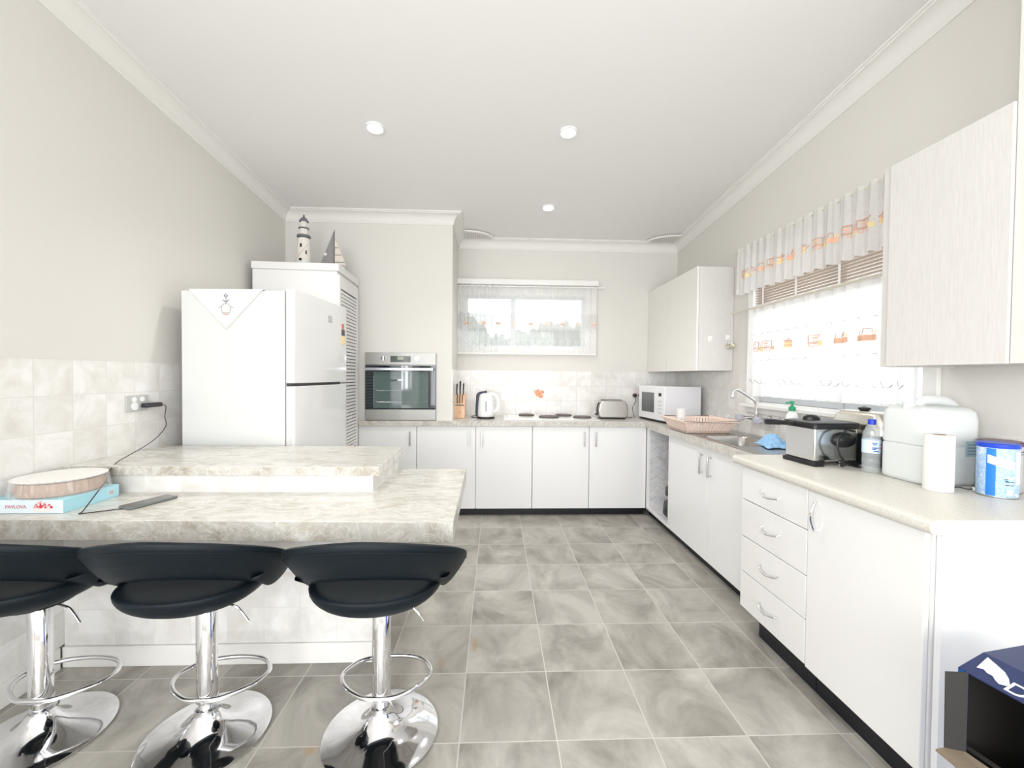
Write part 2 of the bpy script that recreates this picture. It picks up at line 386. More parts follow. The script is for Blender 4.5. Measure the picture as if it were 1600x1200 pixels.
# ================================================================ CURTAINS
def ycurt(x0, y0, y1, z0, z1, amp, waves, seed, scallop=0, flare=.0):
    rnd = random.Random(seed); ph = [rnd.uniform(0, 6.28) for _ in range(4)]
    def f(u, v):      # u along, v from top to bottom
        y = y0+(y1-y0)*u; z = z1+(z0-z1)*v
        s = sin(2*pi*waves*u+ph[0]+.9*sin(2*pi*3.1*u+ph[1])); s += .4*sin(2*pi*waves*2.3*u+ph[2])
        k = .45+.55*v
        if scallop: z -= scallop*abs(sin(pi*u*waves*1.0))*(v if v > .5 else 0)
        return (x0-amp*s*k-flare*v, y, z)
    return f
def xcurt(yc, x0, x1, z0, z1, amp, waves, seed, gather=0):
    rnd = random.Random(seed); ph = [rnd.uniform(0, 6.28) for _ in range(4)]
    def f(u, v):
        x = x0+(x1-x0)*u; z = z1+(z0-z1)*v
        g = 1.6 if u < .28 else .35
        s = sin(2*pi*waves*u+ph[0]+sin(2*pi*2.1*u+ph[1]))+.3*sin(2*pi*waves*2.7*u+ph[2])
        return (x, yc-amp*g*s, z)
    return f
def stroke(mb, f, nrm, pts, wd, su, sv):
    """ribbon following surface f along pts in (u,v); wd in metres, su/sv metres per unit u/v"""
    dense = []
    for (a, b_), (c_, d_) in zip(pts, pts[1:]):
        n = max(1, int(max(abs(c_-a)*su, abs(d_-b_)*sv)/.008))
        dense += [(a+(c_-a)*k/n, b_+(d_-b_)*k/n) for k in range(n)]
    dense.append(pts[-1]); vs = []
    for i, (u, v) in enumerate(dense):
        a = dense[max(i-1, 0)]; b_ = dense[min(i+1, len(dense)-1)]
        dx, dy = (b_[0]-a[0])*su, (b_[1]-a[1])*sv; l = math.hypot(dx, dy) or 1; px, py = -dy/l*wd/2, dx/l*wd/2
        for sg in (1, -1):
            p = f(min(max(u+sg*px/su, 0), 1), min(max(v+sg*py/sv, 0), 1)); vs.append((p[0]+nrm[0], p[1]+nrm[1], p[2]))
    mb.add(vs, [(2*i, 2*i+1, 2*i+3, 2*i+2) for i in range(len(dense)-1)])
def motif(mb, f, nrm, u, v, su, sv, s, kind):
    def S(pts, mi, wd=.005): mb.cur = mi; stroke(mb, f, nrm, [(u+a*s/su, v-b*s/sv) for a, b in pts], wd, su, sv)
    def ring(cx, cy, r, mi): S([(cx+r*cos(k*pi/5), cy+r*sin(k*pi/5)) for k in range(11)], mi)
    if kind == 0:      # cart with crate
        S([(-.5, .1), (.5, .1), (.5, .75), (-.5, .75), (-.5, .1)], 1); S([(-.3, .25), (.3, .25)], 0); S([(-.3, .5), (.3, .5)], 0, .01)
        ring(-.3, -.15, .18, 0); ring(.3, -.15, .18, 0); S([(-.6, 0), (.7, 0)], 1); S([(.4, -.3), (.95, .8)], 1)
        S([(.6, -.05), (1.1, -.05)], 2, .03*s/.06)
    elif kind == 1:    # pot
        for k in range(4): S([(-.4+.03*k, -.1+.16*k), (.4-.03*k, -.1+.16*k)], 0 if k % 2 else 2, .012)
        S([(-.5, .55), (.5, .55)], 1, .008); ring(0, .68, .1, 1); S([(.4, .1), (.75, .5)], 1)
    else:
        for k in range(3): S([(-.7, -.15+.15*k), (.7, -.15+.15*k)], 0, .012)
        S([(-.2, .3), (-.1, .75), (.3, .7), (.35, .3)], 1); ring(.55, .45, .12, 2); S([(-.5, .25), (-.5, .6)], 1)
def scallops(mb, f, nrm, v, su, sv, n, amp, mi, wd=.006):
    mb.cur = mi
    stroke(mb, f, nrm, [(k/(n*6), v+amp/sv*abs(sin(pi*k/6))) for k in range(n*6+1)], wd, su, sv)

def rod(parent, a, b_, r=.007):
    MB().tube([a, b_], r, 10).build('rod', mat('rod_brass', (.72, .66, .55), .35, .3), parent, world=True)
# valance over the right window
t = thing('valance_curtain', 'short sheer lace valance with orange motifs at the top of the sink window', 'curtain', (1.90, 2.5, 1.97))
f = ycurt(1.895, 3.22, 1.79, 1.972, 2.325, .014, 16, 3, .012)
MB().grid(f, 260, 10).build('curtain_fabric', sheer, t, world=True, fixn=False)
e = MB(); kinds = [0, 1, 2, 0, 1, 2, 1, 0, 2, 0]
for k in range(13): motif(e, f, (-.003, 0), .05+.073*k, .62, 1.43, .353, .055, kinds[k % 10])
e.build('embroidery', [thread_o, thread_b, thread_y], t, world=True, fixn=False)['kind'] = 'stuff'
rod(t, (1.905, 3.27, 2.305), (1.905, 1.74, 2.305))
# cafe curtain over lower half
t = thing('cafe_curtain', 'long white sheer lace cafe curtain covering the lower half of the sink window', 'curtain', (1.91, 2.45, 1.16))
f = ycurt(1.905, 3.075, 1.80, 1.188, 1.85, .017, 13, 8)
MB().grid(f, 260, 14).build('curtain_fabric', sheer, t, world=True, fixn=False)
e = MB(); kk = [0, 0, 1, 0, 2, 2, 0, 1]
for k, u in enumerate((.06, .16, .33, .50, .66, .78, .9)): motif(e, f, (-.003, 0), u, .48, 1.275, .685, .066, kk[k])
for v, n in ((.33, 1), (.62, 1)):
    for k in range(14):
        e.cur = 3; u = .04+.07*k
        stroke(e, f, (-.003, 0), [(u+.012*cos(a*pi/4), v-.016*sin(a*pi/4)) for a in range(5)], .004, 1.275, .685)
for k in range(16):
    e.cur = 3; u = .03+.06*k
    stroke(e, f, (-.003, 0), [(u+.016*cos(a*pi/4), .84+.028*sin(a*pi/3)) for a in range(6)], .0035, 1.275, .685)
e.build('embroidery', [thread_o, thread_b, thread_y, thread_g], t, world=True, fixn=False)['kind'] = 'stuff'
rod(t, (1.895, 3.31, 1.835), (1.895, 1.75, 1.835), .006)
# venetian blind
t = thing('venetian_blind', 'cream slatted venetian blind behind the sheer curtains of the sink window', 'blind', (1.95, 2.45, 1.84))
b = MB(); z = 1.81
while z < 2.24:
    b.add([(1.921, 3.05, z+.004), (1.958, 3.05, z), (1.958, 1.86, z), (1.921, 1.86, z+.004), (1.921, 3.05, z+.0062), (1.958, 3.05, z+.0022), (1.958, 1.86, z+.0022), (1.921, 1.86, z+.0062)],
          [(0, 1, 2, 3), (7, 6, 5, 4), (0, 4, 5, 1), (3, 2, 6, 7), (1, 5, 6, 2), (0, 3, 7, 4)]); z += .0185
b.build('slats', mat('shaded_blind_slat', (.62, .52, .44), .5), t, world=True)  # cream slats coloured tan: the shade on their undersides is painted in
for y in (2.95, 2.62, 2.28, 1.95): box('ladder_tape', white_p, t, 1.918, 1.9195, y-.008, y+.008, 1.80, 2.25, world=True)
box('headrail', trim_m, t, 1.922, 1.958, 1.855, 3.055, 2.245, 2.268, world=True)
box('bottom_rail', trim_m, t, 1.925, 1.955, 1.855, 3.055, 1.797, 1.812, world=True)
# back window sheer
t = thing('lace_curtain', 'thin sheer lace curtain with pale orange motifs across the small back window', 'curtain', (.33, 4.44, 1.57))
f = xcurt(4.435, -.40, 1.07, 1.565, 2.275, .012, 22, 5)
MB().grid(f, 300, 8).build('curtain_fabric', sheer_thin, t, world=True, fixn=False)
e = MB()
MBb = MB(); MBb.grid(lambda u, v: (lambda p: (p[0], p[1]-.002, p[2]))(f(u, .42+.22*v)), 300, 3)
MBb.build('lace_band', sheer_mat('lace_band', (.84, .83, .82), .55, .75, 160), t, world=True, fixn=False)
for k in range(9): motif(e, f, (0, -.004), .06+.115*k, .57, 1.47, .71, .035, (2, 0, 2, 1)[k % 4])
for v in (.42, .64): scallops(e, f, (0, -.004), v, 1.47, .71, 24, -.012 if v < .5 else .014, 3, .004)
for k in range(18):
    u = .03+.055*k; e.cur = 3
    stroke(e, f, (0, -.004), [(u+.011*cos(a*pi/4), .84-.03*sin(a*pi/4)) for a in range(9)], .004, 1.47, .71)
e.build('embroidery', [thread_lo, thread_lo, thread_lo, mat('lace_thread', (.74, .76, .78), .8)], t, world=True, fixn=False)['kind'] = 'stuff'
MB().tube([(-.405, 4.425, 2.262), (1.13, 4.425, 2.262)], .006).tube([(1.13, 4.425, 2.262), (1.15, 4.425, 2.262)], .011).build('rod', white_p, t, world=True)

# outside greenery seen through the back window
b = MB()
rr = random.Random(2)
def hedge_fn(u, v):
    a = v*pi
    return (-3+7*u, 8.0-.9*cos(a)*1.0, -.12+(2.55+.3*sin(9*u)+.15*sin(23*u+1))*sin(a)+.12*rr.uniform(-1, 1))
b.grid(hedge_fn, 120, 14)
h = b.build('garden_hedge', mat('hedge_leaves', (.20, .22, .165), .8, bump=(14, 1)))
tag(h, 'pale green hedge outside the small back window', 'hedge'); h['kind'] = 'stuff'
struct('ground', MB().box(-9, 9, 4.7, 16, -.3, -.1), mat('lawn', (.22, .26, .14), .9))

# ================================================================ DOWNLIGHTS, VENTS
def downlight(x, y, label):
    z = zc(y); t = thing('downlight', label, 'downlight', (x, y, z), group='recessed ceiling downlights'); t.rotation_euler = (math.atan(-.079), 0, 0)
    MB().lathe([(.050, -.012), (.058, -.010), (.060, -.001), (.042, -.001), (.044, -.010), (.050, -.012)], 32, cap=False).build('trim_ring', white_p, t)
    MB().lathe([(.001, -.006), (.043, -.006)], 32, cap=False).build('lamp', mat('lamp_glow', (1, 1, 1), .5, emit=(1, .98, .94), es=40), t)
    l = bpy.data.lights.new('downlight_beam', 'SPOT'); l.energy = 25; l.spot_size = R(125); l.spot_blend = .8; l.shadow_soft_size = .05; l.color = (1, .975, .94)
    o = bpy.data.objects.new('downlight_beam', l); COL.objects.link(o); o.parent = t; o.location = (0, 0, -.03)
downlight(-.784, 2.734, 'round glowing downlight in the ceiling above the fridge, leftmost of three')
downlight(.455, 2.718, 'round glowing downlight in the ceiling nearest the sink window')
downlight(.456, 3.731, 'small round glowing downlight in the ceiling nearest the back window')
def vent(cx, cy, sx, label):
    t = thing('ceiling_vent', label, 'vent', (cx, cy, zc(cy)), group='corner ceiling vents')
    pts = [(0, 0)]+[(sx*.30*cos(R(a)), -.19*sin(R(a))) for a in range(0, 91, 10)]
    vs = [(x, y, -.008-.079*y) for x, y in pts]+[(x*.95, y*.95, -.022-.079*y) for x, y in pts]; n = len(pts)
    MB().add(vs, [tuple(range(n)), tuple(range(n, 2*n))]+[(i, (i+1) % n, n+(i+1) % n, n+i) for i in range(n)]).build('cover', plaster, t)
    b = MB()
    for i in range(1, 13):
        for j in range(1, 8):
            x, y = sx*i*.021+.006*(j % 2), -j*.021
            if (x/.28)**2+(y/.175)**2 < .92: b.box(x-.004, x+.004, y-.004, y+.004, -.024-.079*y, -.0215-.079*y)
    b.build('perforations', mat('vent_hole', (.35, .32, .3), .9), t)
vent(XN+.082, YW-.085, 1, 'small perforated plaster vent in the ceiling corner beside the chimney breast')
vent(XR-.085, YW-.085, -1, 'small curved plaster vent in the ceiling corner above the far wall cabinet')

# ================================================================ WORKTOPS AND CABINETS
b = MB(); z0, z1 = .850, .895
b.box(-1.25, XN, 3.862, YN-.001, z0, z1).box(XN, XR, 3.862, YW-.009, z0, z1).box(1.405, XR-.009, 2.955, 3.862, z0, z1).box(1.405, XR-.009, 2.205, 2.515, z0, z1)
b.box(1.405, 1.487, 2.515, 2.955, z0, z1).box(1.803, XR-.009, 2.515, 2.955, z0, z1)
tag(b.build('worktop', lam_dk), 'grey marbled laminate worktop running along the back wall and round to the sink', 'worktop')
prof = [(1.29, .862), (1.283, .868), (1.278, .880), (1.28, .895), (1.288, .903), (1.30, .906), (1.952, .906), (1.952, .862)]
b = MB(); b.smooth = False; b.prism([(x, z) for x, z in prof], 1.168, 2.20, 'Y')
tag(b.build('worktop', cream_top, bevel=.002), 'speckled cream worktop with rounded edge carrying the deep fryer and water container', 'worktop')

def bar_handle(parent, x, y, z0, z1, nrm):    # flat square bar handle; nrm = outward (dx,dy)
    b = MB(); dx, dy = nrm
    for z in (z0+.012, z1-.012):
        b.box(min(x, x+dx*.024)-(.005 if dy else 0), max(x, x+dx*.024)+(.005 if dy else 0), min(y, y+dy*.024)-(.005 if dx else 0), max(y, y+dy*.024)+(.005 if dx else 0), z-.006, z+.006)
    cx, cy = x+dx*.027, y+dy*.027
    b.box(cx-.006, cx+.006, cy-.006, cy+.006, z0, z1)
    return b.build('handle', chrome_s, parent, bevel=.0015)
def base_unit_back(x0, x1, doors, label):
    """doors = list of (xa, xb, handle_x)"""
    t = thing('base_cabinet', label, 'cabinet', (0, 0, 0), group='base cabinets along the back wall')
    b = MB().box(x0+.002, x1-.002, 3.908, 3.9155, .08, .848)
    if x1 > XN: b.box(max(x0, XN)+.002, x1-.002, 3.9155, 4.44, .08, .848)
    b.build('carcass', white_lam, t)
    box('kickboard', black_kick, t, x0, x1, 3.930 if x1 < -.5 else 3.945, 3.957, 0, .08)
    for xa, xb, hx in doors:
        d = box('door', white_lam, t, xa+.0025, xb-.0025, 3.888, 3.906, .076, .846, bevel=.0015)
        if hx is not None: bar_handle(d, hx, 3.888, .665, .80, (0, -1))
    return t
struct('wall_recess', MB().box(-1.262, XN, 3.9165, 3.9195, .0, .85), white_lam)
base_unit_back(-1.262, -.727, [(-1.262, -.727, -.785)], 'white single-door base cabinet under the wall oven')
base_unit_back(-.727, .348, [(-.727, -.181, -.242), (-.181, .348, -.125)], 'white two-door base cabinet under the kettle and knife block')
base_unit_back(.348, 1.43, [(.348, .884, .835), (.884, 1.43, .943)], 'white two-door base cabinet under the cooktop and toaster')
# open niche beside the corner
t = thing('open_cabinet', 'open-fronted white cabinet niche lined with marble-patterned paper in the corner', 'cabinet')
mp = marble('marble_paper', [(.3, (.52, .52, .54)), (.5, (.66, .66, .68)), (.7, (.74, .74, .75))], 4, (1, 1, 1), .5)
b = MB()
b.box(1.432, 1.45, 3.845, 3.886, .076, .848).box(1.432, 1.45, 3.362, 3.385, .076, .848).box(1.432, 1.45, 3.385, 3.845, .832, .848).box(1.432, 1.45, 3.385, 3.845, .076, .095)
b.build('front_frame', white_lam, t)
b = MB(); b.box(1.45, 1.93, 3.846, 3.856, .09, .84).box(1.45, 1.93, 3.372, 3.382, .09, .84).box(1.92, 1.93, 3.382, 3.846, .09, .84).box(1.45, 1.93, 3.372, 3.856, .08, .092).box(1.45, 1.93, 3.372, 3.856, .835, .845)
b.build('lining', mp, t)
ln = MB()
rr = random.Random(4)
for k in range(7):
    z = .18+.09*k; p = [(1.46+.06*i, 3.8445, z+(.035 if i % 2 else -.01)+rr.uniform(-.01, .01)) for i in range(4)]
    ln.tube(p, .0018, 4)
ln.build('vein_pattern', mat('vein_grey', (.45, .45, .47), .7), t)
box('kickboard', black_kick, t, 1.484, 1.496, 3.36, 3.944, 0, .075)
# sink cabinet
t = thing('sink_cabinet', 'white two-door cabinet under the sink with slim square handles', 'cabinet')
MB().box(1.452, 1.93, 2.152, 2.50, .08, .848).box(1.452, 1.93, 2.97, 3.358, .08, .848).box(1.452, 1.93, 2.50, 2.97, .08, .68).build('carcass', white_lam, t)
box('kickboard', black_kick, t, 1.484, 1.496, 2.12, 3.359, 0, .08)
for ya, yb_, hy in ((2.745, 3.360, 2.815), (2.152, 2.745, 2.70)):
    d = box('door', white_lam, t, 1.432, 1.450, ya+.0025, yb_-.0025, .076, .846, bevel=.0015)
    bar_handle(d, 1.432, hy, .655, .80, (-1, 0))
# near drawer and door unit
def arc_handle(parent, p0, p1, out, nm='handle'):
    p0, p1, out = Vector(p0), Vector(p1), Vector(out)
    pts = [p0]+[p0.lerp(p1, k/10)+out*(.012+.016*sin(pi*k/10)) for k in range(0, 11)]+[p1]
    MB().tube(pts, .0042, 8).build(nm, chrome, parent)
t = thing('drawer_unit', 'gloss white unit of four drawers with bowed chrome handles beside the sink', 'drawers')
box('carcass', gloss_w, t, 1.322, 1.94, 1.681, 2.135, .12, .861)
box('kickboard', black_kick, t, 1.357, 1.37, 1.681, 2.06, 0, .12)
for z0, z1 in ((.690, .858), (.497, .686), (.312, .493), (.122, .308)):
    d = box('drawer', gloss_w, t, 1.302, 1.320, 1.681, 2.140, z0, z1, bevel=.002)
    zz = z1-.085
    arc_handle(d, (1.302, 1.97, zz), (1.302, 1.85, zz), (-1, 0, -.6))
t = thing('base_cabinet', 'gloss white cabinet with one large door at the near end of the cream worktop', 'cabinet')
MB().box(1.322, 1.94, 1.20, 1.677, .12, .861).build('carcass', gloss_w, t)
box('kickboard', black_kick, t, 1.357, 1.37, 1.195, 1.677, 0, .12)
d = box('door', gloss_w, t, 1.302, 1.320, 1.203, 1.677, .115, .858, bevel=.003)
arc_handle(d, (1.302, 1.628, .82), (1.302, 1.628, .705), (-1, 0, 0))
box('end_panel', white_lam, t, 1.33, 1.952, 1.178, 1.196, 0, .861)
# wall cabinets
t = thing('wall_cabinet', 'two-door cream wall cabinet with linen-textured end panel above the microwave', 'cabinet', group='wall cabinets')
box('carcass', linen_m, t, 1.670, 1.960, 3.392, 4.485, 1.377, 2.233)
box('door', cream_lam, t, 1.650, 1.668, 3.982, 4.485, 1.375, 2.235, bevel=.001); box('door', cream_lam, t, 1.650, 1.668, 3.392, 3.978, 1.375, 2.235, bevel=.001)
t = thing('wall_cabinet', 'grey-white linen-textured wall cabinet at the right edge above the paper towel', 'cabinet', group='wall cabinets')
box('carcass', linen_m, t, 1.660, 1.960, 1.2835, 1.705, 1.377, 2.205); box('side_panel', linen_m, t, 1.650, 1.960, 1.707, 1.735, 1.372, 2.21)
box('door', linen_m, t, 1.640, 1.658, 1.2835, 1.698, 1.374, 2.208, bevel=.001)
# adhesive hooks on far cabinet end
for x, z, lb in ((1.765, 1.640, 'small white adhesive hook plate on the cabinet end, the empty one'), (1.915, 1.652, 'small white adhesive hook plate holding a trinket on the cabinet end')):
    h = thing('adhesive_hook', lb, 'hook', (x, 3.3915, z), group='adhesive hooks')
    box('plate', white_p, h, -.019, .019, -.004, 0, -.022, .022, bevel=.003); MB().tube(smooth_path([(0, -.004, .0), (0, -.012, -.014), (0, -.018, -.010), (0, -.018, -.004)], 4), .003, 6).build('hook', white_p, h)
t = thing('trinket', 'small beaded flower trinket hanging on the cabinet end by the sink window', 'trinket', (1.94, 3.365, 1.585))
b = MB(); rr = random.Random(9)
for k in range(9):
    cx, cz, r = rr.uniform(-.04, .02), rr.uniform(-.025, .03), rr.uniform(.008, .014)
    b.cur = k % 3; b.lathe([(.001, -r), (r*.7, -r*.7), (r, 0), (r*.7, r*.7), (.001, r)], 10, (cx, rr.uniform(-.01, .01), cz))
b.build('beads', [mat('bead_cream', (.85, .80, .55), .4), mat('bead_grey', (.45, .42, .36), .4), white_p], t)
MB().tube([(-.025, .0, .03), (-.025, .005, .06)], .0015, 5).build('string', paper, t)

# ================================================================ BREAKFAST BAR
t = thing('breakfast_bar', 'breakfast bar with marbled stepped top and tiled front, stools before it', 'counter')
b = MB().box(XL+.009, -.557, 1.925, 2.42, 0, .703); b.build('tiled_body', tile_mat('bar_tile', 'X', 'Z', (.163, .161), (-.557, .0925), TS, (.74, .72, .69), .0016, .25, 7, .04), t)
box('plinth', trim_m, t, XL+.009, -.550, 1.912, 1.925, 0, .0925, bevel=.003)
b = MB(); b.prism([(XL+.009, 1.585), (-.153, 1.530), (-.166, 2.405), (XL+.009, 2.43)], .704, .78); b.build('lower_top', lam, t, bevel=.0015)
edge = marble('laminate_edge', [(.30, (.36, .31, .24)), (.45, (.52, .49, .43)), (.58, (.64, .62, .58)), (.75, (.56, .53, .47))], 7, (1, 1, 1), .3, 1.2, .6)
MB().prism([(XL+.009, 1.5838), (-.152, 1.5288), (-.152, 1.5298), (XL+.009, 1.5848)], .706, .7785).prism([(-.1526, 1.531), (-.1656, 2.404), (-.1646, 2.404), (-.1516, 1.531)], .706, .7785).build('edge_strip', edge, t)
b = MB().box(XL+.009, -.560, 1.935, 2.43, .78, .858); b.build('tiled_riser', tile_mat('riser_tile', 'X', 'Z', (.163, .161), (-.60, .858), TS, (.74, .72, .69), .0016, .25, 7, .04), t)
b = MB(); b.prism([(XL+.009, 1.93), (-.527, 1.912), (-.540, 2.47), (XL+.009, 2.47)], .858, .90); b.build('raised_top', lam, t, bevel=.0015)
MB().prism([(XL+.009, 1.9288), (-.526, 1.9108), (-.526, 1.9118), (XL+.009, 1.9298)], .860, .8985).build('edge_strip', edge, t)

# ================================================================ BAR STOOLS
def make_stool():
    t = thing('bar_stool', '', 'stool', (0, 0, 0), group='swivel bar stools at the breakfast bar')
    pr = [(.001, .004), (.200, .004), (.205, .007), (.205, .010), (.198, .013), (.165, .019), (.13, .026), (.10, .035), (.075, .049), (.055, .068), (.044, .085), (.038, .098), (.037, .106), (.030, .110), (.001, .110)]
    MB().lathe(pr, 72).build('base', chrome, t)
    MB().lathe([(.0255, .105), (.0255, .15)], 28).build('gas_lift', chrome, t)
    MB().lathe([(.033, .135), (.035, .137), (.035, .143), (.033, .145), (.033, .50), (.030, .505), (.02, .53)], 32).build('column', chrome, t)
    pts = [(.0, -.034), (.06, -.028), (.13, .02), (.165, .075), (.16, .125), (.11, .18), (.0, .20)]
    pts = pts+[(-x, y) for x, y in reversed(pts[1:-1])]
    path = smooth_path([(x, y, .155) for x, y in pts]+[(pts[0][0], pts[0][1], .155)], 6)[:-1]
    MB().tube(path, .0085, 10, closed=True).build('footrest', chrome, t)
    MB().lathe([(.10, .498), (.10, .503), (.02, .506)], 24).build('seat_plate', blk, t)
    MB().tube(smooth_path([(.03, .0, .49), (.10, -.01, .478), (.125, -.015, .462), (.155, -.02, .425)], 5), .0042, 8).build('lever', chrome, t)
    # seat: padded dish
    def pad(u, v):
        a = 2*pi*u; ph = pi*v
        ex = abs(cos(a))**.9*(1 if cos(a) > 0 else -1); ey = abs(sin(a))**.9*(1 if sin(a) > 0 else -1)
        r = sin(ph)**.62
        z = .580+.070*(cos(ph) if cos(ph) < 0 else cos(ph)*.42)
        x, y = .226*r*ex, .215*r*ey-.035
        z += .030*(r*ey < 0)*(r*ey)**2*1.0 + .022*(r*ex)**2
        if ey*r > .5: z -= .03*(ey*r-.5)
        return (x, y, z)
    MB().grid(pad, 48, 20).build('seat', leather, t, fixn=True)
    # crescent backrest: thick roll wrapping the rear of the seat
    def band(u, v):
        s = -1+2*u; a = R(270)+s*R(104); rr_ = 1
        x0, y0 = .262*cos(a), .232*sin(a)-.035
        n = Vector((cos(a)/.262, sin(a)/.232)).normalized()
        e = abs(s); hz = .072*(1-.25*e**3)*(1-max(0, e-.88)**2*40); th = .027*(1-.35*e**4)*(1-max(0, e-.9)**2*60)
        hz = max(hz, .012); th = max(th, .008)
        zc_ = .757-.175*e**1.8
        g = 2*pi*v; cv, sv = cos(g), sin(g)
        q = abs(sv)**.8*(1 if sv > 0 else -1); r = abs(cv)**.85*(1 if cv > 0 else -1)
        lean = (.030+.012*e)*(q*hz/.06)
        off = th*r+lean
        return (x0+n.x*off, y0+n.y*off, zc_+hz*q)
    b = MB(); b.grid(band, 64, 20)
    for uu, rev in ((0, 0), (1, 1)):
        b.smooth = True; b.add([band(uu, k/20) for k in range(20)], [tuple(range(20))]); b.smooth = False
    bk = b.build('backrest', leather, t)
    s_ = MB(); s_.tube([(lambda p: (p[0], p[1], p[2]))(band(.06+.88*k/40, .10)) for k in range(41)], .0026, 6); s_.build('seam', leather, bk)
    # supports that join back to the seat at both sides
    for sg in (-1, 1):
        def arm(u, v, sg=sg):
            g = 2*pi*v; p0 = Vector((sg*.195, -.05, .60)); p1 = Vector((sg*.235, -.10, .645)); p = p0.lerp(p1, u)
            return (p.x+.022*cos(g), p.y+.05*sin(g), p.z)
        MB().grid(arm, 6, 16).build('arm_joint', leather, t)
    return t
st = make_stool()
spots = [(-.41, 1.53, 2, 'black bar stool with chrome base nearest the open floor, rightmost of three'),
         (-1.04, 1.54, 3, 'black bar stool with chrome base standing between the two other stools'),
         (-1.63, 1.55, 1, 'black bar stool with chrome base closest to the left wall, cut by the frame')]
for i, (x, y, a, lb) in enumerate(spots):
    o = st if i == 0 else copy_tree(st)
    o.location = (x, y, 0); o.rotation_euler = (0, 0, R(a)); o['label'] = lb

# ================================================================ FRIDGE, DOILY, PANTRY
FL, FR = (-1.232, 2.49, 0), R(-3)
t = thing('refrigerator', 'tall white two-door refrigerator standing behind the breakfast bar', 'refrigerator', FL, FR)
box('body', fridge_m, t, -.61, 0, 0, .755, .03, 1.803, bevel=.006)
box('door_gasket', mat('gasket', (.25, .25, .25), .7), t, 0, .008, .006, .749, .10, 1.80)
def door_fr(z0, z1, hz0, hz1):
    pts = [(.008, 0), (.048, 0), (.056, .006), (.0615, .03), (.066, .18), (.068, .37), (.066, .57), (.0615, .725), (.055, .749), (.048, .755), (.008, .755)]
    b = MB().prism(pts, z0, z1); d = b.build('door', fridge_m, t, bevel=.003)
    box('grip', mat('grip_grey', (.70, .70, .70), .4), d, .018, .040, -.0012, .0008, hz0, hz1)
    return d
d1 = door_fr(1.264, 1.814, 1.29, 1.68); d2 = door_fr(.10, 1.246, .80, 1.20)
box('feet', blk, t, -.57, .0, .03, .69, 0, .03)
b = MB().box(.064, .069, .41, .47, 1.675, 1.72).build('badge', chrome_s, d1, bevel=.002)
for nm, m, y0, y1, z0, z1 in (('energy_label', mat('label_red', (.75, .15, .1), .5), .640, .675, 1.655, 1.69), ('energy_label', mat('label_dark', (.10, .09, .08), .5), .635, .690, 1.605, 1.65), ('energy_label', mat('label_yellow', (.9, .70, .30), .5), .635, .690, 1.54, 1.60)):
    box(nm, m, d1, .0625, .0665, y0, y1, z0, z1)
t = thing('doily', 'white triangular embroidered cloth draped over the top and side of the refrigerator', 'cloth', (FL[0], FL[1], 1.806), FR)
cl = mat('cotton_cloth', (.84, .83, .80), .9, bump=(300, .2))
b = MB()
b.add([(-.56, -.002, .001), (-.12, -.002, .001), (-.12, .34, .001), (-.56, .34, .001), (-.56, -.002, .003), (-.12, -.002, .003), (-.12, .34, .003), (-.56, .34, .003)], [(0, 1, 2, 3), (4, 5, 6, 7), (1, 2, 6, 5), (2, 3, 7, 6), (3, 0, 4, 7)])
b.prism([(-.56, .003), (-.12, .003), (-.34, -.235)], -.005, -.002, 'Y'); b.build('fabric', cl, t)
b = MB()
for p, q in (((-.555, .0), (-.34, -.228)), ((-.125, .0), (-.34, -.228))):
    b.tube([(p[0], -.006, p[1]), (q[0], -.006, q[1])], .006, 6, flat=.4)
b.build('hem', cl, t)
e = MB()
def ep(pts, mi, r=.0018): e.cur = mi; e.tube([(-.34+x, -.0065, -.135+z) for x, z in pts], r, 5)
ep([(-.022, 0), (-.028, .035), (-.012, .052), (.012, .052), (.028, .035), (.022, 0), (-.022, 0)], 0); ep([(-.028, .035), (-.045, .03)], 0); ep([(.028, .035), (.045, .03)], 0)
ep([(-.018, -.008), (.018, -.008)], 1, .003); ep([(0, .052), (0, .085)], 0); ep([(-.018, .075), (0, .062), (.018, .075)], 2, .003)
ep([(-.01, .10), (0, .088), (.01, .10), (0, .108), (-.01, .10)], 2, .003)
e.build('embroidery', [thread_g, mat('pink_thread', (.75, .4, .4), .8), mat('blue_grey_thread', (.25, .27, .38), .8)], t)['kind'] = 'stuff'

t = thing('pantry_cupboard', 'tall white pantry cupboard with slatted louvre door behind the refrigerator', 'cupboard', (-1.245, 3.33, 0), R(3))
box('body', pantry_m, t, -.63, 0, 0, .56, 0, 2.125, bevel=.004)
box('top_board', pantry_m, t, -.636, .014, -.008, .568, 2.125, 2.182, bevel=.004)
d = MB(); d.box(0, .016, .01, .05, .08, 2.10).box(0, .016, .50, .545, .08, 2.10).box(0, .016, .05, .50, 2.0, 2.10).box(0, .016, .05, .50, .08, .16)
dd = d.build('door', pantry_m, t, bevel=.002)
b = MB(); z = .17
while z < 1.99: b.box(.003, .014, .05, .50, z, z+.0215); z += .0285
b.build('louvres', pantry_m, dd); box('backing', dark_gap, dd, .0005, .002, .05, .50, .16, 2.0)

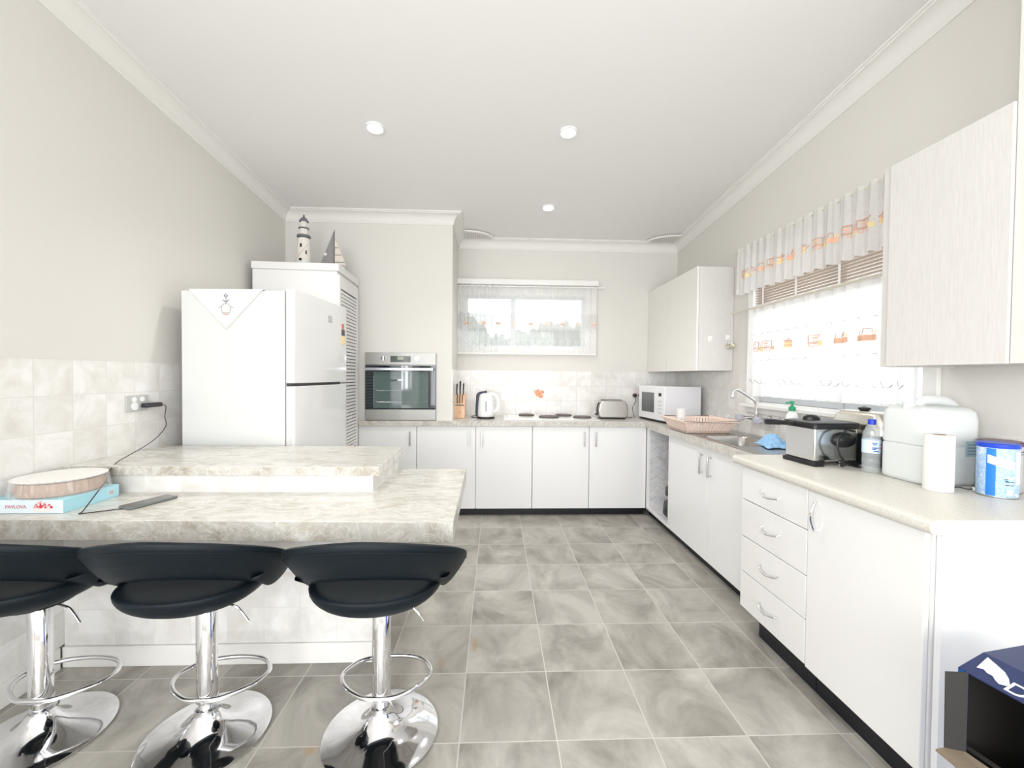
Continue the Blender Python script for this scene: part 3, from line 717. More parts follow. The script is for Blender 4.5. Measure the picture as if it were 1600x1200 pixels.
# lighthouse and sailing boat ornaments
t = thing('lighthouse_ornament', 'white wooden lighthouse ornament with grey roof and galleries on top of the pantry', 'ornament', (-1.585, 3.52, 2.182))
wdw = mat('weathered_white', (.76, .73, .68), .7, bump=(60, .3)); gry = mat('slate_grey', (.16, .16, .18), .6)
MB().lathe([(.060, 0), (.050, .20), (.047, .245), (.001, .245)], 28).build('tower', wdw, t)
MB().lathe([(.030, .245), (.034, .30), (.030, .335), (.026, .35), (.024, .40), (.001, .40)], 24).build('lantern', wdw, t)
MB().lathe([(.047, .252), (.052, .256), (.052, .272), (.047, .274)], 28).lathe([(.034, .325), (.040, .328), (.040, .334), (.03, .336)], 28).build('gallery', gry, t)
MB().lathe([(.036, .385), (.036, .390), (.022, .412), (.008, .422), (.006, .432), (.008, .438), (.001, .444)], 24).build('roof', gry, t)
box('window', blk, t, -.008, .006, -.052, -.047, .165, .195); box('window', blk, t, .032, .040, -.044, -.036, .11, .14); box('window', blk, t, -.012, .008, -.060, -.053, .055, .075)
b = MB(); b.tube(smooth_path([(.04, -.03, .19), (.0, -.058, .12), (-.045, -.045, .07), (-.05, -.03, .03)], 5), .004, 6); b.build('rope', mat('rope_beige', (.70, .60, .52), .9), t)
t = thing('sailboat_ornament', 'small wooden sailing boat ornament with grey star sail on top of the pantry', 'ornament', (-1.36, 3.56, 2.182))
MB().prism([(-.10, .03), (.10, .03), (.07, 0), (-.07, 0)], -.02, .02, 'Y').build('hull', wdw, t)
MB().tube([(.006, 0, .03), (.006, 0, .335)], .004, 8).build('mast', gry, t)
MB().prism([(-.11, .045), (0, .045), (0, .32)], -.004, .004, 'Y').build('main_sail', mat('grey_sail', (.27, .26, .26), .8), t)
b = MB(); b.prism([(-.065+.018*(1 if k % 2 else .42)*cos(R(90+36*k+8)), .135+.018*(1 if k % 2 else .42)*sin(R(90+36*k+8))) for k in range(10)], -.0065, -.0045, 'Y'); b.build('star', white_p, t)
MB().prism([(.012, .045), (.105, .045), (.012, .27)], -.004, .004, 'Y').build('jib_sail', mat('cream_sail', (.72, .64, .57), .8), t)
for z, x1 in ((.07, .092), (.13, .066), (.19, .042)): box('sail_stripe', gry, t, .012, x1, -.006, .006, z-.003, z+.003)

# ================================================================ WALL OVEN
t = thing('wall_oven', 'stainless steel wall oven with dark glass door built into the chimney breast', 'oven', (-.876, 3.92, .897))
W = .322
box('body', steel_d, t, -W, W, -.02, -.0005, .0, .625)
box('control_panel', steel_d, t, -W, W, -.038, -.02, .515, .625, bevel=.002)
box('display', mat('oven_display', (.04, .05, .04), .15), t, -.092, .092, -.0395, -.038, .538, .595)
box('display_readout', mat('readout', (.35, .40, .30), .3), t, -.028, .028, -.0402, -.0395, .560, .590)
for x in (-.158, .150): MB().lathe([(.020, 0), (.020, .012), (.016, .014), (.001, .014)], 24, (x, -.052, .572), ax='Y').box(x-.004, x+.004, -.066, -.050, .552, .592).build('knob', chrome, t)
dr = box('door', blk_gl, t, -W, W, -.040, -.02, .105, .508, bevel=.002)
b = MB(); b.grid(lambda u, v: (-.245+.50*u, -.0412, .115+.335*v), 1, 1); b.build('window_glass', mat('oven_window', (.09, .13, .125), .03, coat=.5), dr)
b = MB()
for z in (.17, .275): b.tube([(-.225, -.0418, z+.015), (-.21, -.0418, z), (.235, -.0418, z), (.25, -.0418, z+.012)], .0013, 5)
b.tube([(-.243, -.0418, .14), (-.243, -.0418, .41)], .002, 5); b.build('rack', chrome_s, dr)
box('handle', mat('oven_handle', (.62, .64, .68), .28, 1), dr, -.315, .305, -.075, -.062, .460, .486, bevel=.004)
b = MB(); b.box(-.30, -.28, -.063, -.04, .464, .482).box(.27, .29, -.063, -.04, .464, .482); b.build('handle_mount', steel, dr)
box('lower_panel', steel_d, t, -W, W, -.038, -.02, .004, .102, bevel=.002)

# ================================================================ THINGS ON THE BACK WORKTOP
ZB = .8955
t = thing('knife_block', 'light wooden knife block full of black-handled knives next to the kettle', 'knife block', (-.353, 4.19, ZB))
wood = mat('beech_wood', (.72, .46, .30), .5); n_ = NB(wood); v_, a_ = n_.coord(); n_.L.new(n_.ramp(n_.noise(v_, 6, 4, .5, .5, (8, 1, 1)), [(.3, (.66, .41, .26)), (.7, (.78, .53, .36))]), n_.b.inputs['Base Color'])
b = MB(); b.prism([(-.055, 0), (.055, 0), (.075, .23), (.02, .235), (-.055, .135)], -.052, .052, 'X')
bb = b.build('block', wood, t, bevel=.003)
MB().tube([(.010*cos(k*pi/6), -.0555, .058+.010*sin(k*pi/6)) for k in range(12)], .0012, 5, closed=True).build('mark', mat('burnt_mark', (.3, .16, .08), .7), bb)
box('slot_rail', blk, bb, -.043, .043, -.058, -.05, .125, .134)
b2 = []
for i, (x, y, z0, h, r) in enumerate(((-.036, .02, .215, .125, .009), (-.004, .03, .22, .15, .011), (.030, .02, .215, .13, .009), (-.026, -.045, .13, .105, .006), (-.002, -.045, .13, .11, .006), (.023, -.045, .13, .105, .006))):
    k = thing('knife', ('large black-handled knife, left one in the upper row of the knife block', 'tallest black-handled knife in the middle of the upper row of the knife block', 'large black-handled knife, right one in the upper row of the knife block', 'short black-handled knife, left one in the lower row of the knife block', 'short black-handled knife in the middle of the lower row of the knife block', 'short black-handled knife, right one in the lower row of the knife block')[i], 'knife', (-.353+x, 4.19+y, ZB+z0), group='knives in the wooden block')
    b = MB(); b.tube([(0, 0, 0), (0, .0, h*.1), (0, -.004, h*.5), (.002, -.006, h*.9), (.004, -.006, h)], [r*.8, r*.8, r, r*1.15, r*.7], 8, flat=.7); b.build('knife_handle', blk, k)
    MB().box(-.008*(.7 if i > 2 else 1), .008*(.7 if i > 2 else 1), -.001, .001, -.03, .003).build('blade', steel, k)
t = thing('kettle', 'white electric kettle with dark spout edge on its base beside the knife block', 'kettle', (-.095, 4.14, ZB))
MB().lathe([(.088, 0), (.090, .006), (.085, .016), (.02, .018)], 32).build('power_base', blk, t)
MB().lathe([(.074, .018), (.079, .024), (.080, .05), (.077, .12), (.072, .18), (.067, .215), (.058, .236), (.035, .248), (.001, .252)], 36).build('jug', white_p, t)
b = MB(); b.tube(smooth_path([(-.078, 0, .02), (-.082, 0, .06), (-.080, 0, .13), (-.076, 0, .19), (-.075, 0, .225), (-.06, 0, .240), (-.02, 0, .2475), (.01, 0, .253)], 5), .0135, 8, flat=1.6); b.build('spout_edge', mat('navy_plastic', (.02, .025, .05), .35), t)
b = MB(); b.tube(smooth_path([(.035, 0, .242), (.075, 0, .238), (.108, 0, .215), (.122, 0, .16), (.118, 0, .11), (.098, 0, .075), (.07, 0, .065)], 6), .011, 10, flat=1.3); b.build('handle', white_p, t)
box('water_gauge', grey_p, t, -.006, .012, -.082, -.066, .075, .175, bevel=.003)
MB().tube(smooth_path([(-.08, .02, .006), (-.115, .03, .004), (-.15, .10, .004), (-.12, .25, .004)], 6), .003, 6).build('cord', blk, t)
# cooktop
t = thing('cooktop', 'white enamel electric cooktop with four solid hotplates set into the worktop', 'cooktop', (.55, 4.2, ZB-.0))
box('plate', mat('white_enamel', (.88, .88, .87), .15, coat=.3), t, -.47, .46, -.235, .235, -.0, .008, bevel=.003)
for x, y, r in ((-.225, .17, .078), (-.01, -.0, .100), (.165, .17, .085), (.325, -.02, .088)):
    b = MB().lathe([(r+.006, .008), (r+.005, .011), (r, .012), (r, .020), (r*.95, .023), (.001, .023)], 36, (x, y, 0)); b.build('hotplate', mat('cast_iron', (.13, .11, .105), .5), t)
for k, y in enumerate((-.15, -.06, .03, .12)):
    MB().lathe([(.018, .008), (.017, .022), (.001, .024)], 16, (-.41, y, 0)).build('knob', white_p, t)
# toaster
t = thing('toaster', 'rounded two-slice stainless steel toaster between the cooktop and the microwave', 'toaster', (1.175, 4.19, ZB), R(-2))
def rbox(hx, hy, z0, z1, r, top=.03, n=6):
    pts = []
    for cx, cy, a0 in ((hx-r, hy-r, 0), (-hx+r, hy-r, 90), (-hx+r, -hy+r, 180), (hx-r, -hy+r, 270)):
        for k in range(n+1): a = R(a0+90*k/n); pts.append((cx+r*cos(a), cy+r*sin(a)))
    return pts
def rounded(mb, pts, zs):   # zs list of (z, inset)
    vs, fs = [], []; n = len(pts)
    for z, ins in zs:
        for x, y in pts:
            l = math.hypot(x, y) or 1; vs.append((x*(1-ins/ max(l, .02)), y*(1-ins/max(l, .02)), z))
    for j in range(len(zs)-1):
        for k in range(n): fs.append((j*n+k, j*n+(k+1) % n, (j+1)*n+(k+1) % n, (j+1)*n+k))
    fs += [tuple(reversed(range(n))), tuple(range((len(zs)-1)*n, len(zs)*n))]
    mb.smooth = True; mb.add(vs, fs); mb.smooth = False; return mb
b = MB(); pr = [(.018, 0), (.030, 0), (.15, .0)]
sh = [(-.125, .012), (-.145, .03), (-.150, .09), (-.140, .15), (-.115, .180), (-.07, .190), (.07, .190), (.115, .180), (.140, .15), (.150, .09), (.145, .03), (.125, .012)]
b.prism(sh, -.085, .085, 'Y'); b.build('shell', steel, t, bevel=.018, seg=4)
box('foot_base', blk, t, -.12, .12, -.075, .075, 0, .013); box('slot', blk, t, -.10, .10, -.045, -.02, .188, .1915); box('slot', blk, t, -.10, .10, .02, .045, .188, .1915)
b = MB(); b.tube(smooth_path([(-.152, -.045, .045), (-.156, -.045, .09), (-.150, -.045, .135), (-.135, -.045, .165)], 4), .006, 6); b.build('end_groove', blk, t)
box('lever', blk, t, -.175, -.150, -.06, -.03, .04, .055, bevel=.003)
MB().tube(smooth_path([(.14, .04, .012), (.17, .08, .004), (.20, .09, .004), (.235, .07, .004)], 5), .003, 6).build('cord', blk, t)
# power point on back wall
t = thing('power_outlet', 'white double power outlet with dark plugs on the back wall by the microwave', 'outlet', (1.535, YW-.008, 1.128))
box('plate', mat('outlet_plastic', (.82, .76, .72), .3), t, -.068, .058, -.008, 0, -.038, .038, bevel=.003)
for x, nm in ((-.030, 'plug'), (.032, 'plug')): MB().lathe([(.019, -.04), (.021, -.036), (.021, -.008)], 20, (x, 0, -.008), ax='Y').build(nm, mat('brown_plug', (.05, .035, .03), .5), t)
MB().tube(smooth_path([(-.03, -.04, -.02), (-.035, -.05, -.08), (-.065, -.06, -.14), (-.06, -.07, -.20), (-.06, -.10, -.228), (-.075, -.15, -.2295), (-.085, -.20, -.2295)], 6), .0028, 6).build('cord', blk, t)
# microwave
t = thing('microwave', 'white microwave oven angled in the corner of the worktop', 'microwave', (1.54, 3.75, ZB), R(8.1))
box('case', mat('microwave_white', (.80, .80, .83), .3), t, .018, .37, 0, .49, .014, .338, bevel=.004)
fr = box('front_panel', mat('microwave_front', (.84, .84, .86), .25), t, 0, .018, 0, .49, .020, .338, bevel=.004)
box('window', mat('mw_window', (.13, .14, .14), .12, coat=.4), fr, -.0015, .001, .185, .425, .085, .275)
box('display', blk, fr, -.0015, .001, .055, .105, .245, .275)
b = MB()
for i in range(4):
    for j in range(3): b.box(-.002, .001, .045+.027*j, .062+.027*j, .085+.035*i, .100+.035*i)
b.build('buttons', mat('button_grey', (.60, .60, .62), .5), fr)
box('underside', blk, t, .004, .35, .01, .48, .004, .014)

# flower tile
t = thing('flower_tile', 'decorative wall tile with an orange rose above the cooktop', 'tile', (.466, YW-.0085, 1.135))
box('tile', mat('tile_glaze_white', (.83, .81, .785), .2), t, -.079, .079, -.0015, 0, -.078, .078)
b = MB(); rr = random.Random(3)
for k in range(11):
    a = k*2.4; r = .006+.0042*k; cx, cz = r*cos(a)*.9, r*sin(a)*.75; s = .017+.001*k
    b.cur = k % 2; b.prism([(cx+s*cos(q*pi/4), cz+s*.8*sin(q*pi/4)) for q in range(8)], -.0035+.0001*k, -.0015, 'Y')
b.build('rose', [mat('rose_orange', (.78, .27, .14), .4), mat('rose_pink', (.85, .45, .30), .4)], t)
b = MB()
for x, z, a in ((-.05, .04, 130), (.055, -.03, -30), (-.02, .055, 100), (.03, .05, 60)):
    b.tube([(x*.7, -.003, z*.7), (x*.95, -.003, z*.95)], .003, 5)
b.build('leaves', mat('leaf_green', (.45, .48, .25), .5), t)

# ================================================================ SINK, TAP AND DRAINER
t = thing('sink', 'stainless steel sink bowl with drainer set in the worktop below the window', 'sink', (1.645, 2.73, ZB))
X0, X1, Y0, Y1 = 1.49, 1.80, 2.52, 2.95
b = MB()
def rloop(x0, x1, y0, y1, r, z, n=5):
    o = []
    for cx, cy, a0 in ((x1-r, y1-r, 0), (x0+r, y1-r, 90), (x0+r, y0+r, 180), (x1-r, y0+r, 270)):
        for k in range(n+1): a = R(a0+90*k/n); o.append((cx+r*cos(a), cy+r*sin(a), z))
    return o
loops = [rloop(1.452, 1.90, 2.24, 3.55, .02, ZB), rloop(1.454, 1.898, 2.242, 3.548, .02, ZB+.004)]
b.smooth = True
inner = [rloop(X0, X1, Y0, Y1, .06, ZB+.003), rloop(X0+.008, X1-.008, Y0+.008, Y1-.008, .055, ZB-.006), rloop(X0+.018, X1-.018, Y0+.018, Y1-.018, .05, ZB-.13), rloop(X0+.04, X1-.04, Y0+.04, Y1-.04, .04, ZB-.15)]
n = 24; vs = [p for l in inner for p in l]; fs = []
for j in range(3):
    for k in range(n): fs.append((j*n+k, j*n+(k+1) % n, (j+1)*n+(k+1) % n, (j+1)*n+k))
fs.append(tuple(range(3*n, 4*n))); b.add(vs, fs); b.build('bowl', steel, t, world=True)
b = MB(); z0, z1 = ZB+.0005, ZB+.004
b.box(1.452, X0+.001, 2.24, 3.55, z0, z1).box(X1-.001, 1.90, 2.24, 3.55, z0, z1).box(X0, X1, 2.24, Y0+.001, z0, z1).box(X0, X1, Y1-.001, 3.55, z0, z1)
b.build('rim', steel, t, world=True)
b = MB()
for k in range(6): b.box(X0+.02+.05*k, X0+.03+.05*k, 3.0, 3.5, z1, z1+.003)
b.build('drainer_ribs', steel, t, world=True)
MB().lathe([(.03, 0), (.028, .003), (.001, .002)], 20, (1.645, 2.73, ZB-.1495)).build('plug_hole', chrome_s, t, world=True)
# wall tap
t = thing('wall_tap', 'chrome wall-mounted mixer tap with swan spout above the sink', 'tap', (XR-.008, 2.985, 1.02))
def esc(y, z=0): MB().lathe([(.026, -.012), (.030, -.006), (.030, 0)], 24, (0, y, z), ax='X').build('wall_flange', chrome, t)
esc(.09); esc(-.09)
MB().tube([(-.045, .10, 0), (-.045, -.10, 0)], .014, 14).tube([(0, .09, 0), (-.045, .09, 0)], .012).tube([(0, -.09, 0), (-.045, -.09, 0)], .012).tube([(-.045, 0, 0), (-.045, 0, .05)], .016).build('body', chrome, t)
MB().tube(smooth_path([(-.045, 0, .04), (-.047, 0, .10), (-.06, 0, .132), (-.11, -.005, .165), (-.17, -.01, .200), (-.205, -.01, .213), (-.225, -.01, .200), (-.232, -.01, .165)], 6), .009, 12).lathe([(.011, .15), (.0125, .152), (.0125, .175), (.01, .178)], 16, (-.232, -.01, 0)).build('spout', chrome, t)
for y, m_ in ((.105, mat('clear_handle', (.75, .78, .88), .08, trans=.6)), (-.105, mat('clear_handle', (.75, .78, .88), .08))):
    sg = 1 if y > 0 else -1
    MB().lathe([(.012, -.075), (.022, -.085), (.026, -.105), (.024, -.125), (.001, -.130)], 10, (0, y, 0), ax='X').build('tap_handle', m_, t)
    MB().tube([(-.045, y, 0), (-.078, y, 0)], .013, 12).build('tap_stem', chrome, t)
t = thing('stop_tap', 'small chrome tap on the wall tiles right of the mixer tap', 'tap', (XR-.008, 2.80, 1.02))
MB().lathe([(.024, -.010), (.027, 0)], 24, ax='X').tube([(0, 0, 0), (-.05, 0, 0)], .010).tube([(-.05, 0, .005), (-.05, 0, -.045)], .009).build('body', chrome, t)
MB().lathe([(.010, -.05), (.020, -.056), (.020, -.072), (.001, -.075)], 12, ax='X').build('tap_handle', chrome, t)
t = thing('wall_hook', 'small white hook on the tiles behind the dish rack', 'hook', (XR-.008, 3.43, .99))
MB().lathe([(.016, -.006), (.018, 0)], 16, ax='X').build('plate', white_p, t)
MB().tube(smooth_path([(-.006, 0, .02), (-.02, 0, -.02), (-.035, 0, -.02), (-.038, 0, .005)], 5), .004, 6).build('hook', white_p, t)
# dish rack
pink = mat('peach_plastic', (.82, .66, .58), .45)
t = thing('dish_rack', 'peach plastic dish drying rack on the drainer beside the microwave', 'dish rack', (1.60, 3.24, ZB+.008))
b = MB()
bx, by, rx, ry, zt = .16, .16, .205, .215, .085
def wall_pt(side, s, v):   # side 0..3, s -1..1
    hx, hy = bx+(rx-bx)*v, by+(ry-by)*v; z = .004+zt*v
    return [(hx*s, -hy, z), (hx, hy*s, z), (-hx*s, hy, z), (-hx, -hy*s, z)][side]
for sd in range(4):
    m = 15
    for k in range(m):
        s0, s1 = -1+2*(k+.12)/m, -1+2*(k+.88)/m
        a = [wall_pt(sd, s0, 0), wall_pt(sd, s1, 0), wall_pt(sd, s1, 1), wall_pt(sd, s0, 1)]
        o = [(p[0]*.975, p[1]*.975, p[2]) for p in a]
        b.add(a+o, [(0, 1, 2, 3), (7, 6, 5, 4), (0, 3, 7, 4), (1, 5, 6, 2), (0, 4, 5, 1), (3, 2, 6, 7)])
    for v0, v1 in ((0, .12), (.86, 1)):
        a = [wall_pt(sd, -1, v0), wall_pt(sd, 1, v0), wall_pt(sd, 1, v1), wall_pt(sd, -1, v1)]; o = [(p[0]*.97, p[1]*.97, p[2]) for p in a]
        b.add(a+o, [(0, 1, 2, 3), (7, 6, 5, 4), (0, 3, 7, 4), (1, 5, 6, 2), (0, 4, 5, 1), (3, 2, 6, 7)])
    a0, a1 = wall_pt(sd, -1, .1), wall_pt(sd, 1, .1); i0, i1 = wall_pt(sd, -1, .9), wall_pt(sd, 1, .9)
b.box(-bx, bx, -by, by, 0, .006)
b.build('basket', pink, t)
rp = [(-rx, -ry, zt+.004), (rx, -ry, zt+.004), (rx, ry, zt+.004), (-rx, ry, zt+.004)]
b = MB(); b.tube([p for p in rp], .010, 8, closed=True); b.build('rim', pink, t)
b = MB()
for k in range(9): b.tube([(-.10+.028*k, .02, .006), (-.10+.028*k, .025, .06)], .003, 6)
b.build('plate_pegs', pink, t)
t = thing('white_cup', 'tall white printed plastic cup standing in the dish rack', 'cup', (1.47, 3.26, ZB+.016))
MB().lathe([(.028, 0), (.037, .155), (.0395, .158), (.035, .156), (.027, .006)], 28, cap=False).lathe([(.0, .004), (.028, .004)], 28, cap=False).build('cup_body', white_p, t)
b = MB()
for k in range(5): b.box(-.018, .016, -.0365, -.030, .03+.012*k, .034+.012*k)
b.build('print', grey_p, t)
# blue cleaning cloth
t_ = random.Random(12)
def clf(u, v):
    a, b_ = (u-.5)*2, (v-.5)*2
    rr_ = 1-.10*sin(5*a+3*b_)
    z = .012+.045*max(0, 1-1.5*((a+.15)**2+(b_-.15)**2))+.012*abs(sin(7*a+3.3*b_))+.010*abs(sin(9*b_-2*a))
    return (1.715+.085*a*rr_+.02*b_, 2.49+.095*b_*rr_, ZB+.0045+z*(1-.75*max(abs(a), abs(b_))**4))
b = MB(); b.grid(clf, 40, 40); tag(b.build('cleaning_cloth', mat('blue_cloth', (.32, .56, .85), .85, bump=(200, .4)), solid=.004), 'crumpled light blue cleaning cloth lying on the sink edge', 'cloth')
# dish soap
t = thing('soap_bottle', 'white pump soap bottle with green pump top behind the fryer', 'bottle', (1.84, 2.52, ZB+.005))
MB().lathe([(.030, 0), (.034, .006), (.034, .17), (.028, .20), (.014, .212), (.014, .222)], 28, sx=1.1, sy=.8).build('bottle_body', white_p, t)
MB().lathe([(.019, .218), (.020, .240), (.012, .246), (.007, .250), (.007, .262), (.014, .266), (.012, .278), (.001, .280)], 18).tube([(0, 0, .270), (-.03, .01, .268), (-.034, .012, .260)], .005, 8).build('pump', mat('green_plastic', (.03, .33, .16), .35), t)

# ================================================================ THINGS ON THE CREAM WORKTOP
ZN = .907
t = thing('deep_fryer', 'stainless steel deep fryer with black lid and side handle on the cream worktop', 'deep fryer', (1.495, 1.895, ZN), R(3))
box('body', mat('polished_steel', (.74, .74, .74), .16, 1), t, 0, .22, 0, .185, .022, .180, bevel=.006)
b = MB(); b.prism([(-.006, 0), (-.006, .018), (.035, .032), (.05, .028), (.045, 0)], -.006, .193, 'Y'); b.build('foot_rail', blk, t, bevel=.002)
b = MB(); b.prism([(.185, 0), (.18, .028), (.226, .02), (.226, 0)], -.004, .191, 'Y'); b.build('foot_rail', blk, t, bevel=.002)
b = MB(); rounded(b, [(p[0]+.0, p[1]) for p in rbox(.124, .104, 0, 0, .02)], [(.178, 0), (.196, 0), (.204, .006), (.209, .03)]); 
b.v = [(x+.112, y+.094, z) for x, y, z in b.v]; b.build('lid', blk, t)
MB().lathe([(.032, 0), (.030, .015), (.018, .026), (.001, .029)], 20, (.085, .12, .206), sx=1.3).build('lid_grip', blk, t)
b = MB(); b.tube(smooth_path([(.0, .12, .190), (-.04, .13, .192), (-.08, .14, .194), (-.125, .15, .195), (-.135, .152, .195)], 5), [.012]*5+[.015]*5+[.018]*9+[.012]+[.007], 10, flat=.8); b.build('basket_handle', blk, t)
MB().lathe([(.060, 0), (.057, -.012), (.042, -.023), (.001, -.029)], 28, (.143, 0, .125), sx=1, sy=.62, ax='Y').build('window_boss', blk, t)
cd = smooth_path([(.20, -.006, .165), (.14, -.03, .175), (.09, -.045, .155), (.07, -.05, .11), (.085, -.05, .06), (.12, -.05, .025), (.165, -.05, .008), (.20, -.05, .006)], 7)
MB().tube(cd, .0035, 8).build('cord', blk, t)
b = MB(); b.tube([(.118, -.052, .028), (.085, -.058, .026)], [.010, .017], 10).build('plug', blk, t)
MB().tube([(.085, -.058, .032), (.070, -.061, .032)], .0025, 6).tube([(.085, -.058, .020), (.070, -.061, .020)], .0025, 6).build('plug_pins', chrome, t)
# frypan with dome lid behind
t = thing('electric_frypan', 'electric frypan with domed steel lid and black knob by the window sill', 'frypan', (1.815, 1.985, ZN))
b = MB(); rounded(b, rbox(.062, .16, 0, 0, .05), [(.0, .02), (.02, .004), (.12, 0), (.15, 0)]); b.build('pan', blk, t)
b = MB(); rounded(b, rbox(.064, .162, 0, 0, .05), [(.15, 0), (.165, 0), (.20, .010), (.235, .025), (.252, .040), (.256, .055)]); b.build('lid', mat('lid_steel', (.78, .75, .68), .22, 1), t)
MB().lathe([(.012, .252), (.024, .262), (.026, .272), (.001, .279)], 20).build('lid_knob', blk, t)
# water bottle
clear = mat('clear_plastic', (.82, .87, .87), .06, alpha=.26, coat=.3)
waterm = mat('water', (.72, .78, .77), .05, alpha=.35)
t = thing('water_bottle', 'clear plastic water bottle with blue cap between the fryer and water container', 'bottle', (1.668, 1.785, ZN))
MB().lathe([(.028, 0), (.033, .006), (.033, .03), (.0315, .034), (.033, .038), (.033, .06), (.0315, .064), (.033, .068), (.033, .15), (.031, .175), (.020, .202), (.0125, .212), (.0125, .224)], 32).build('bottle_body', clear, t)
MB().lathe([(.0145, .212), (.015, .215), (.015, .232), (.013, .235)], 20).build('cap', mat('blue_cap', (.02, .05, .50), .35), t)
b = MB().lathe([(.0336, .088), (.0336, .145)], 32, cap=False); lb_ = b.build('paper_label', mat('label_blue_white', (.62, .76, .90), .5), t)
b = MB()
for k, (z, a0, a1, mi) in enumerate(((.133, 230, 262, 0), (.126, 236, 258, 0), (.112, 232, 270, 0), (.106, 232, 256, 0), (.112, 278, 300, 1), (.126, 282, 304, 1), (.097, 240, 275, 0))):
    b.cur = mi; b.grid(lambda u, v, z=z, a0=a0, a1=a1: (.0341*cos(R(a0+(a1-a0)*u)), .0341*sin(R(a0+(a1-a0)*u)), z-.0022+.0044*v), 6, 1)
b.build('print', [mat('print_navy', (.06, .10, .40), .5), mat('print_red', (.75, .12, .15), .5)], lb_)
# jerry can
jm = mat('frosted_plastic', (.84, .87, .86), .35, alpha=.80)
t = thing('water_container', 'large translucent white plastic water container half full on the cream worktop', 'water container', (1.778, 1.645, ZN))
b = MB(); P_ = rbox(.119, .098, 0, 0, .035)
rounded(b, P_, [(0, .012), (.008, .002), (.02, 0), (.145, 0), (.150, .006), (.156, 0), (.255, 0), (.285, .006), (.302, .024), (.308, .05)]); b.build('container_body', jm, t)
b = MB(); rounded(b, [(x*.97, y*.97) for x, y in P_], [(.004, .012), (.012, 0), (.105, 0)]); b.build('water', mat('water_tint', (.66, .70, .66), .2), t)
b = MB(); b.tube(smooth_path([(-.05, 0, .295), (-.035, 0, .322), (0, 0, .330), (.06, 0, .326), (.10, 0, .308), (.112, 0, .285)], 5), .014, 10, flat=1.4); b.build('handle', jm, t)
box('sticker', mat('faded_blue_sticker', (.38, .50, .54), .6), t, .045, .115, -.1005, -.097, .115, .175)
b = MB()
for k in range(4): b.box(.052, .105, -.1012, -.1004, .123+.012*k, .127+.012*k)
b.build('sticker_print', mat('sticker_ink', (.20, .26, .30), .6), t)
MB().lathe([(.022, .29), (.022, .318), (.001, .320)], 18, (-.085, 0, 0)).build('cap', jm, t)
# paper towel roll
t = thing('paper_towel_roll', 'upright cream paper towel roll in front of the water container', 'paper towel', (1.657, 1.493, ZN))
MB().lathe([(.016, .004), (.016, 0), (.042, 0), (.043, .002), (.043, .206), (.042, .208), (.019, .208)], 40, cap=False).build('paper', paper, t)
MB().lathe([(.019, .002), (.019, .2085), (.0175, .2085), (.0175, .002)], 24, cap=False).build('core_tube', mat('card_brown', (.35, .22, .15), .8), t)
# tins
def tin(x, y, r, h, lid_m, side_m, lb):
    t = thing('formula_tin', lb, 'tin', (x, y, ZN), group='large round tins')
    MB().lathe([(r*.97, 0), (r, .003), (r, h-.016)], 40).build('can', side_m, t)
    MB().lathe([(r-.002, 0), (r+.0015, .0015), (r+.0015, .004), (r, .005)], 40).build('bottom_rim', chrome_s, t)
    MB().lathe([(r+.002, h-.016), (r+.003, h-.013), (r+.003, h-.003), (r, h), (.001, h-.002)], 40).build('lid', lid_m, t)
    return t
bm = mat('tin_blue_print', (.35, .58, .85), .4); n_ = NB(bm); v_, a_ = n_.coord()
n_.L.new(n_.ramp(n_.noise(v_, 55, 3, .6, .5), [(.42, (.52, .68, .86)), (.55, (.30, .50, .80)), (.62, (.66, .76, .88))]), n_.b.inputs['Base Color'])
t1 = tin(1.802, 1.425, .052, .190, mat('blue_lid', (.015, .06, .55), .3), bm, 'blue and white milk formula tin with blue lid on the cream worktop')
def patch(mb, r, a0, a1, z0a, z1a, z0b, z1b, mi):
    mb.cur = mi; mb.grid(lambda u, v: ((r)*cos(R(a0+(a1-a0)*u)), r*sin(R(a0+(a1-a0)*u)), (z0a+(z0b-z0a)*u)*(1-v)+(z1a+(z1b-z1a)*u)*v), 14, 1)
b = MB(); r = .0525
patch(b, r, 188, 215, .006, .172, .006, .172, 0)
patch(b, r+.0003, 192, 268, .120, .150, .100, .128, 1)
patch(b, r+.0002, 272, 320, .050, .165, .050, .165, 1)
for z in (.075, .070): patch(b, r+.0004, 238, 248, z*1.0-.009, z-.007, z-.009, z-.007, 2)
for z in (.058, .046): patch(b, r+.0005, 240, 252, z, z+.0025, z, z+.0025, 2); patch(b, r+.0005, 254, 266, z, z+.0025, z, z+.0025, 2)
for k in range(9): patch(b, r+.0005, 278, 314, .150-.010*k, .1515-.010*k, .150-.010*k, .1515-.010*k, 3)
patch(b, r+.0004, 245, 262, .012, .032, .012, .032, 1)
b.build('print', [mat('tin_mid_blue', (.02, .20, .62), .4), mat('tin_white', (.80, .82, .86), .45), mat('tin_ink', (.02, .03, .08), .5), mat('tin_grey_ink', (.45, .50, .58), .5)], t1)
t2 = tin(1.896, 1.492, .056, .187, mat('maroon_lid', (.12, .04, .05), .3), mat('tin_silver', (.66, .64, .66), .4, .4), 'silver tin with dark maroon lid half hidden behind the blue tin')
b = MB(); patch(b, .0574, 185, 330, .150, .153, .150, .153, 0); patch(b, .0574, 185, 330, .142, .144, .142, .144, 0); b.build('print', [mat('tin_ink', (.02, .03, .08), .5)], t2)
t = thing('cable_lead', 'thin dark cable with white connector lying behind the paper towel roll', 'cable', (1.75, 1.50, ZN))
MB().tube(smooth_path([(-.03, -.0, .004), (0, .005, .008), (.02, -.01, .004), (.035, -.02, .008)], 5), .002, 6).build('wire', blk, t)
box('connector', white_p, t, .030, .050, -.03, -.015, .002, .014, bevel=.002)

